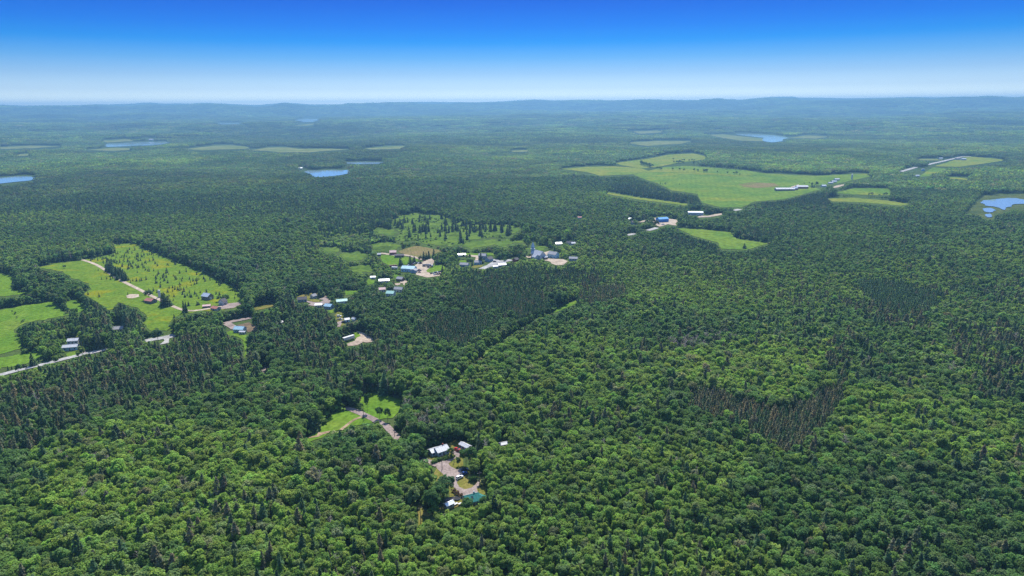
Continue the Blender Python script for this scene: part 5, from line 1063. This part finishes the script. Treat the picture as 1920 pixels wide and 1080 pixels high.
def leaf_tint(x, y, px, py, r):
    n = len(x); t = (fbm(x, y, 70, 21) - .5) * 1.7 + (fbm(x, y, 320, 22) - .5) * 2.0 + .3 * stand(x, y) + r.normal(size=n) * .34
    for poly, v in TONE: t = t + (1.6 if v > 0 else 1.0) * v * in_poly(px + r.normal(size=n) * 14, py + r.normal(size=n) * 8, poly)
    t = np.clip(t, -1, 1)[:, None]
    c = np.where(t > 0, P_MID + (P_BRI - P_MID) * t, P_MID + (P_DRK - P_MID) * -t)
    g = (r.random(n) < .13)[:, None]; c = np.where(g, c * .4 + P_GRY * .6, c)
    g = (r.random(n) < .03)[:, None]; c = np.where(g, c * .5 + P_GBR * .5, c)
    return c * r.uniform(.74, 1.26, (n, 1)) * (1 + r.normal(size=(n, 3)) * .05)
def con_tint(bro, r):
    n = len(bro); c = P_CON * r.uniform(.75, 1.35, (n, 1)); k = r.random(n) < bro
    b = P_BRN * (1 - (q := r.random((n, 1)))) + P_GBR * q; mixb = r.uniform(.2, .75, (n, 1))
    return np.where(k[:, None], c * (1 - mixb) + b * mixb, c)
def blocked(x, y, z, h, rad):
    bad = np.zeros(len(x), bool)
    for f in (.02, .2, .4, .6, .8, 1.0):
        px, py, d = proj(x, y, z + h * f); bad |= masked(px, py)
        if .3 < f < .9:
            w = rad * F / d * .95; bad |= masked(px - w, py) | masked(px + w, py)
    return bad
for _ in range(1):                                       # a little room round everything that must be seen
    mm = MASK.copy(); mm[1:] |= MASK[:-1]; mm[:-1] |= MASK[1:]; mm[:, 1:] |= MASK[:, :-1]; mm[:, :-1] |= MASK[:, 1:]; MASK = mm
r = np.random.default_rng(77)
def grid(x0, x1, y0, y1, s):
    gx, gy = np.meshgrid(np.arange(x0, x1, s), np.arange(y0, y1, s * .92)); gx = gx + (np.arange(gx.shape[0]) % 2)[:, None] * s / 2
    x = gx.ravel() + r.uniform(-.42, .42, gx.size) * s; y = gy.ravel() + r.uniform(-.42, .42, gx.size) * s; return x, y
def view_cut(x, y, pad, lo, hi):
    d = np.hypot(x, y); k = (d >= lo) & (d < hi) & (y > 0); x, y = x[k], y[k]; z = hz(x, y); px, py, _ = proj(x, y, z + 9.0)
    k = (px > -pad) & (px < 1920 + pad) & (py < 1080 + pad * .55); return x[k], y[k], z[k]
xa, ya = grid(-900, 900, 120, 820, 3.7); xa, ya, za = view_cut(xa, ya, 130, 0, 800)
xb, yb = grid(-1700, 1700, 500, 2000, 4.6); xb, yb, zb = view_cut(xb, yb, 130, 800, 1900)
x, y, z = np.concatenate([xa, xb]), np.concatenate([ya, yb]), np.concatenate([za, zb]); n = len(x)
h = (10.8 + 3.2 * (fbm(x, y, 90, 31) - .5) * 2 + r.normal(size=n) * 1.1) * np.select([r.random(n) < .24, r.random(n) < .09], [.78, 1.15], 1.0) * .94; h = h.clip(5.5, 15)
h = h * (1 - .14 * stand(x, y)); px, py, _ = proj(x, y, z + h * .6); jx, jy = px + r.normal(size=n) * 7, py + r.normal(size=n) * 4
pc = .04 + .22 * sstep(.60, .74, fbm(x, y, 130, 41)); pb = np.full(n, .45); pd = .006 + .05 * sstep(.68, .78, fbm(x, y, 60, 43))
plant = np.zeros(n, bool)
rw = gp([1085, 1035, 985, 930, 885, 850], [566, 591, 616, 651, 692, 727], dz=4.0)[:, :2]; cutline = np.zeros(n, bool)      # the old boundary line cut through the wood
for p, q in zip(rw[:-1], rw[1:]):
    t_ = np.clip(((x - p[0]) * (q - p)[0] + (y - p[1]) * (q - p)[1]) / ((q - p) @ (q - p)), 0, 1); cutline |= np.hypot(x - p[0] - t_ * (q - p)[0], y - p[1] - t_ * (q - p)[1]) < 5.5
YOUNG = [[(560, 430), (720, 428), (700, 520), (600, 520)], [(930, 430), (1110, 430), (1105, 470), (960, 462)], [(700, 520), (760, 515), (760, 560), (700, 560)], [(1100, 480), (1260, 480), (1300, 520), (1150, 560)]]
SCRUB = [(592, 447), (620, 436), (660, 431), (700, 436), (716, 443), (700, 452), (670, 460), (630, 462), (600, 455)]; h = np.where(in_poly(jx, jy, SCRUB), h * .42, h)
YOUNG.append([(690, 470), (1100, 462), (1100, 500), (860, 505), (760, 560), (620, 600), (540, 590), (545, 555), (690, 520)])
for poly in YOUNG: h = np.where(in_poly(jx, jy, poly), h * .72, h)
for poly, a, b in CON:
    k = in_poly(jx, jy, poly); pc = np.where(k, a, pc); pb = np.where(k, b, pb); plant |= k & (a >= .9)
for poly, a in DEAD: pd = np.where(in_poly(jx, jy, poly), a, pd)
pd = np.where(plant, 0, pd)
u = r.random(n); isd = u < pd; isc = ~isd & (r.random(n) < pc); isb = ~isd & ~isc
h = np.where(plant, 10.5 + r.normal(size=n) * .8, np.where(isc, h * 1.12, h))
rad = np.where(isb, 4.2, 1.9) * h / 16
ok = np.zeros(n, bool); bad = blocked(x, y, z, h, rad); ok |= ~bad & ~cutline
for sfac in (.8, .62, .48, .34):
    t = np.where(~ok & ~cutline)[0]; 
    bb = blocked(x[t], y[t], z[t], h[t] * sfac, rad[t] * sfac); g = t[~bb]; h[g] *= sfac; rad[g] *= sfac; ok[g] = True
x, y, z, h, isd, isc, isb, plant, pb, px, py = (v[ok] for v in (x, y, z, h, isd, isc, isb, plant, pb, px, py)); n = len(x)
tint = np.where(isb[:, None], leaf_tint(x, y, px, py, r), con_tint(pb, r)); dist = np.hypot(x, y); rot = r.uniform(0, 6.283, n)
# the plantations: trees stand in rows, closer together
ex = []
for poly, a, b in CON:
    if a < .95: continue
    w = gp([p[0] for p in poly], [p[1] for p in poly], dz=8.0); ang = .35 + .2 * len(ex); cs, sn = math.cos(ang), math.sin(ang)
    if np.hypot(*w[:, :2].mean(0)) > 1300: continue
    c0 = w[:, :2].mean(0); e = np.max(np.hypot(*(w[:, :2] - c0).T)); gx, gy = np.meshgrid(np.arange(-e, e, 3.1), np.arange(-e, e, 2.5))
    gx = gx.ravel() + r.normal(size=gx.size) * .35; gy = gy.ravel() + r.normal(size=gx.size) * .5; X = c0[0] + gx * cs - gy * sn; Y = c0[1] + gx * sn + gy * cs
    k = in_poly(X + (fbm(X, Y, 18, 61) - .5) * 16, Y + (fbm(X, Y, 18, 62) - .5) * 16, w) & (r.random(len(X)) < .9); X, Y = X[k], Y[k]; Z = hz(X, Y); Hh = (11.8 + r.normal(size=len(X)) * .9).clip(7, 15)
    kk = ~blocked(X, Y, Z, Hh, Hh * .1); ex.append((X[kk], Y[kk], Z[kk], Hh[kk], np.full(kk.sum(), b)))
pX, pY, pZ, pH, pB = (np.concatenate([e[i] for e in ex]) for i in range(5))
keep = ~(isc & plant & (dist < 1300)); x, y, z, h, isd, isc, isb, pb, px, py, tint, dist, rot = (v[keep] for v in (x, y, z, h, isd, isc, isb, pb, px, py, tint, dist, rot)); n = len(x)
# the trees that show largest stand as single things
vis = (px > 4) & (px < 1916) & (py < 1072); single = np.zeros(n, bool)
def nearest(sel, k):
    i = np.where(sel & vis)[0]; i = i[np.argsort(dist[i])[:k]]; single[i] = True; return i
G_B, G_C, G_D = 'broadleaf trees of the foreground forest', 'conifers standing out of the foreground forest', 'bare dead trees in the foreground forest'
for i in nearest(isb, 300):
    v = int(r.integers(NB)); e = empty('broadleaf_tree', (x[i], y[i], z[i]), rot[i]); s = h[i] / 15.6; w = s * r.uniform(.80, 1.08); e.scale = (w, w, s)
    c = link('crown', near_broad[v][0], e); c['tint'] = [float(q) for q in tint[i]]; link('trunk', near_broad[v][1], e)
    tag(e, 'green broadleaf tree in the unbroken canopy along the bottom of the picture', 'tree', G_B)
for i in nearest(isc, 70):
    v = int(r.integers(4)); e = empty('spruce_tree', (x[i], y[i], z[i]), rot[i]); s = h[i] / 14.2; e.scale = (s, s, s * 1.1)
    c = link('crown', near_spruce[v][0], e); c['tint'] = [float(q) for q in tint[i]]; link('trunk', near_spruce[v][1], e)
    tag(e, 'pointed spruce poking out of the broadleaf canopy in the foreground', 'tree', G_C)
for i in nearest(isd, 25):
    e = link('dead_tree', near_dead[int(r.integers(4))], None, (x[i], y[i], z[i]), rot[i]); s = h[i] / 13.5; e.scale = (s, s, s)
    tag(e, 'bare grey leafless tree among green crowns in the foreground', 'tree', G_D)
rest = ~single
k = isb & rest; nearb = dist[k] < 560; s = h[k] / 15.6; wv = s * r.uniform(.80, 1.08, k.sum())
lists = [dict(pos=np.stack([x[k], y[k], z[k]], -1), variant=np.where(nearb, r.integers(0, NB, k.sum()), r.integers(NB, 2 * NB, k.sum())), rot=rot[k], scl=np.stack([wv * r.uniform(.84, 1.16, k.sum()), wv * r.uniform(.84, 1.16, k.sum()), s], -1), tint=tint[k])]
for (path, spacing, hh, jit) in ROWS_B:
    w = gp([p[0] for p in path], [p[1] for p in path])[:, :2]; L = np.concatenate([[0], np.cumsum(np.hypot(*np.diff(w, axis=0).T))]); q = np.sort(r.beta(.9, .9, max(int(L[-1] / spacing), 1) + 1)) * L[-1]; m_ = len(q); q = q + 1.5 * spacing * np.sin(q / (5 * spacing)) 
    X = np.interp(q, L, w[:, 0]) + r.normal(size=m_) * jit; Y = np.interp(q, L, w[:, 1]) + r.normal(size=m_) * jit; s = (hh * r.uniform(.7, 1.2, m_)) / 15.6; wv = s * r.uniform(1.0, 1.35, m_); Z = hz(X, Y); ppx, ppy, _ = proj(X, Y, Z)
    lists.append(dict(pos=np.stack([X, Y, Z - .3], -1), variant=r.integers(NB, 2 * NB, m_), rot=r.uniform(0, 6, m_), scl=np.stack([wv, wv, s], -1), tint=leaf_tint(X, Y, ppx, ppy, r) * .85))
cat_ = lambda L: {q: np.concatenate([d[q] for d in L]) for q in L[0]}
scatter('broadleaf_forest', 'broadleaf', cat_(lists), 'green broadleaf forest filling the middle distance', 'forest')
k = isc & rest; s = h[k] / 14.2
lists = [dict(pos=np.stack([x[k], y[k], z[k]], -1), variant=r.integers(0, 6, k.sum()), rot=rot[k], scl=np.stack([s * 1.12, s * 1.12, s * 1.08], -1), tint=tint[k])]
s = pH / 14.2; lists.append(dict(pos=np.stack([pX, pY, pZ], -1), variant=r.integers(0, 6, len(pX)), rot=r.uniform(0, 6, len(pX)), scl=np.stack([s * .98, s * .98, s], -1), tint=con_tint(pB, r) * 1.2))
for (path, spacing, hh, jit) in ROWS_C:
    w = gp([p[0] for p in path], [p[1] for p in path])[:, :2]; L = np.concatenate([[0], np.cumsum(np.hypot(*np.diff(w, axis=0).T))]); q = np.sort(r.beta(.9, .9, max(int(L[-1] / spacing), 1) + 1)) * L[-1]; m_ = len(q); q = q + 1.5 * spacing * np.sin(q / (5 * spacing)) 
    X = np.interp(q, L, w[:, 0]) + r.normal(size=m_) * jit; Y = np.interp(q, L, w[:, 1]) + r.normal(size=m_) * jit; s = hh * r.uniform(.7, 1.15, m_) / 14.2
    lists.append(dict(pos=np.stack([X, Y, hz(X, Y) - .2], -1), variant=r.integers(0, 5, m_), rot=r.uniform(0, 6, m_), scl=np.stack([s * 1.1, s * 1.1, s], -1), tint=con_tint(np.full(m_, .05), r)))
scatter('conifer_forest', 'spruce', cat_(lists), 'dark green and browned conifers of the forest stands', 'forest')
k = isd & rest; s = h[k] / 13.5
scatter('dead_tree_stand', 'dead', dict(pos=np.stack([x[k], y[k], z[k]], -1), variant=r.integers(0, 4, k.sum()), rot=rot[k], scl=np.stack([s * 1.2, s * 1.2, s], -1), tint=tint[k]), 'grey stands of bare trees scattered through the forest', 'forest')
# undergrowth closes the gaps at the feet of the trees and covers the scrub
X, Y = grid(-1500, 1500, 130, 1700, 5.2); X, Y, Z = view_cut(X, Y, 110, 0, 1500); Hh = r.uniform(1.8, 5.0, len(X)); ok = ~blocked(X, Y, Z, Hh, Hh * .6); X, Y, Z, Hh = X[ok], Y[ok], Z[ok], Hh[ok]
sw = field_world['dark green regrowing scrub left of the spruce meadow']; a0, a1 = sw[:, :2].min(0), sw[:, :2].max(0); m_ = 2600; sx, sy = r.uniform(a0[0], a1[0], m_), r.uniform(a0[1], a1[1], m_); kk = in_poly(sx, sy, sw); sx, sy = sx[kk], sy[kk]
ww = field_world['rough green meadow studded with dark spruces behind the village']; a0, a1 = ww[:, :2].min(0), ww[:, :2].max(0); tx, ty = r.uniform(a0[0], a1[0], 1500), r.uniform(a0[1], a1[1], 1500); kk = in_poly(tx, ty, ww) & (fbm(tx, ty, 40, 71) > .5); tx, ty = tx[kk], ty[kk]
X, Y = np.concatenate([X, sx, tx]), np.concatenate([Y, sy, ty]); Z = hz(X, Y); Hh = np.concatenate([Hh, r.uniform(1.2, 3.0, len(sx)), r.uniform(.8, 2.2, len(tx))]); s = Hh / 3; ppx, ppy, _ = proj(X, Y, Z)
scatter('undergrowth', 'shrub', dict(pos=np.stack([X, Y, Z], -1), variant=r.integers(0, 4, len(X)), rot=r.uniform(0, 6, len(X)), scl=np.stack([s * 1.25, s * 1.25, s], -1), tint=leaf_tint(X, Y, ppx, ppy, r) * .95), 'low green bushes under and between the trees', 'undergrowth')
# far woods, first in small groups of trees, then in larger ones
L = []
for (lo, hi, step, v0, nv, pad) in ((1880, 5000, 19.5, 0, 6, 60), (4950, 12600, 66, 6, 4, 50), (12500, 14200, 125, 6, 4, 40)):
    yy = np.arange(lo * .75, hi, step); X = []; Y = []
    for q in yy:
        w_ = min(q * .86 + 60, hi); xs = np.arange(-w_, w_, step); X.append(xs + r.uniform(-.4, .4, len(xs)) * step); Y.append(np.full(len(xs), q) + r.uniform(-.4, .4, len(xs)) * step)
    X, Y, Z = view_cut(np.concatenate(X), np.concatenate(Y), pad, lo, hi); bad = np.zeros(len(X), bool)
    for (ox, oy) in ((0, 0), (-.4, 0), (.4, 0), (0, -.4), (0, .4)):
        bad |= blocked(X + ox * step, Y + oy * step, Z, np.full(len(X), 11.5 if nv == 6 else 15.0), np.full(len(X), 3.0))
    for (lx, ly, lz, lr) in LAKES_FLAT: pass
    X, Y, Z = X[~bad], Y[~bad], Z[~bad]; m_ = len(X); ppx, ppy, _ = proj(X, Y, Z + 9); c = fbm(X, Y, 420, 81) * .7 + fbm(X, Y, 1500, 82) * .5 + r.normal(size=m_) * .07 - .08
    for poly, a, b in CON: c = np.where(in_poly(ppx, ppy, poly), .55 + .25 * a, c)
    if nv == 6: v = np.select([c < .40, c < .50, c < .58, c < .66, c < .9], [0, 1, 2, 3, 4], 4)
    else: v = np.select([c < .45, c < .57, c < .70], [6, 7, 8], 9)
    v = np.where((v == 0) & (r.random(m_) < .5) & (nv == 6), 5, v); sv = r.uniform(.85, 1.12, m_) * (1 + .25 * (fbm(X, Y, 240, 83) - .5)) * (1 - .17 * stand(X * .6, Y * .6))
    L.append(dict(pos=np.stack([X, Y, Z - .5], -1), variant=v, rot=r.uniform(0, 6.28, m_), scl=np.stack([np.ones(m_), np.ones(m_), sv], -1) * (2.0 if lo > 12000 else 1.0), tint=leaf_tint(X, Y, ppx, ppy, r) * (.82 if lo < 3000 else .86) * (1 + .16 * stand(X * .45, Y * .45) + .14 * stand(X * .2 + 900, Y * .3))[:, None]))  # far tint lowered evenly, standing in for shade missing between grouped trees
scatter('distant_forest', 'far', cat_(L), 'mixed woods stretching from the village to the far hills', 'forest')
print('TREES', n, len(pX), [len(d['pos']) for d in L], len(X))

# ------------------------------------------------------------------ the air
_a, _r = np.meshgrid(np.linspace(-3.14, 3.14, 900), np.linspace(200, 18500, 700)); _h = hz(_r * np.sin(_a), _r * np.cos(_a)); HAZE_TOP = float(_h.max()) + 12.0; print('LAND', _h.min(), _h.max())
hb = MB().box(-19000, 19000, -19000, 19000, -160, HAZE_TOP); mt, t = new_mat('haze')
o_ = t.nodes.new('ShaderNodeOutputMaterial'); v_ = t.nodes.new('ShaderNodeVolumePrincipled')
v_.inputs['Color'].default_value = (*HAZE_COLOR, 1); v_.inputs['Density'].default_value = HAZE_DENSITY; v_.inputs['Anisotropy'].default_value = HAZE_ANISO
try: v_.inputs['Density Attribute'].default_value = ''
except Exception: pass
t.links.new(v_.outputs[0], o_.inputs['Volume'])
tag(hb.build('haze', mt), 'thin blue summer haze over the whole country', 'haze', kind='stuff')
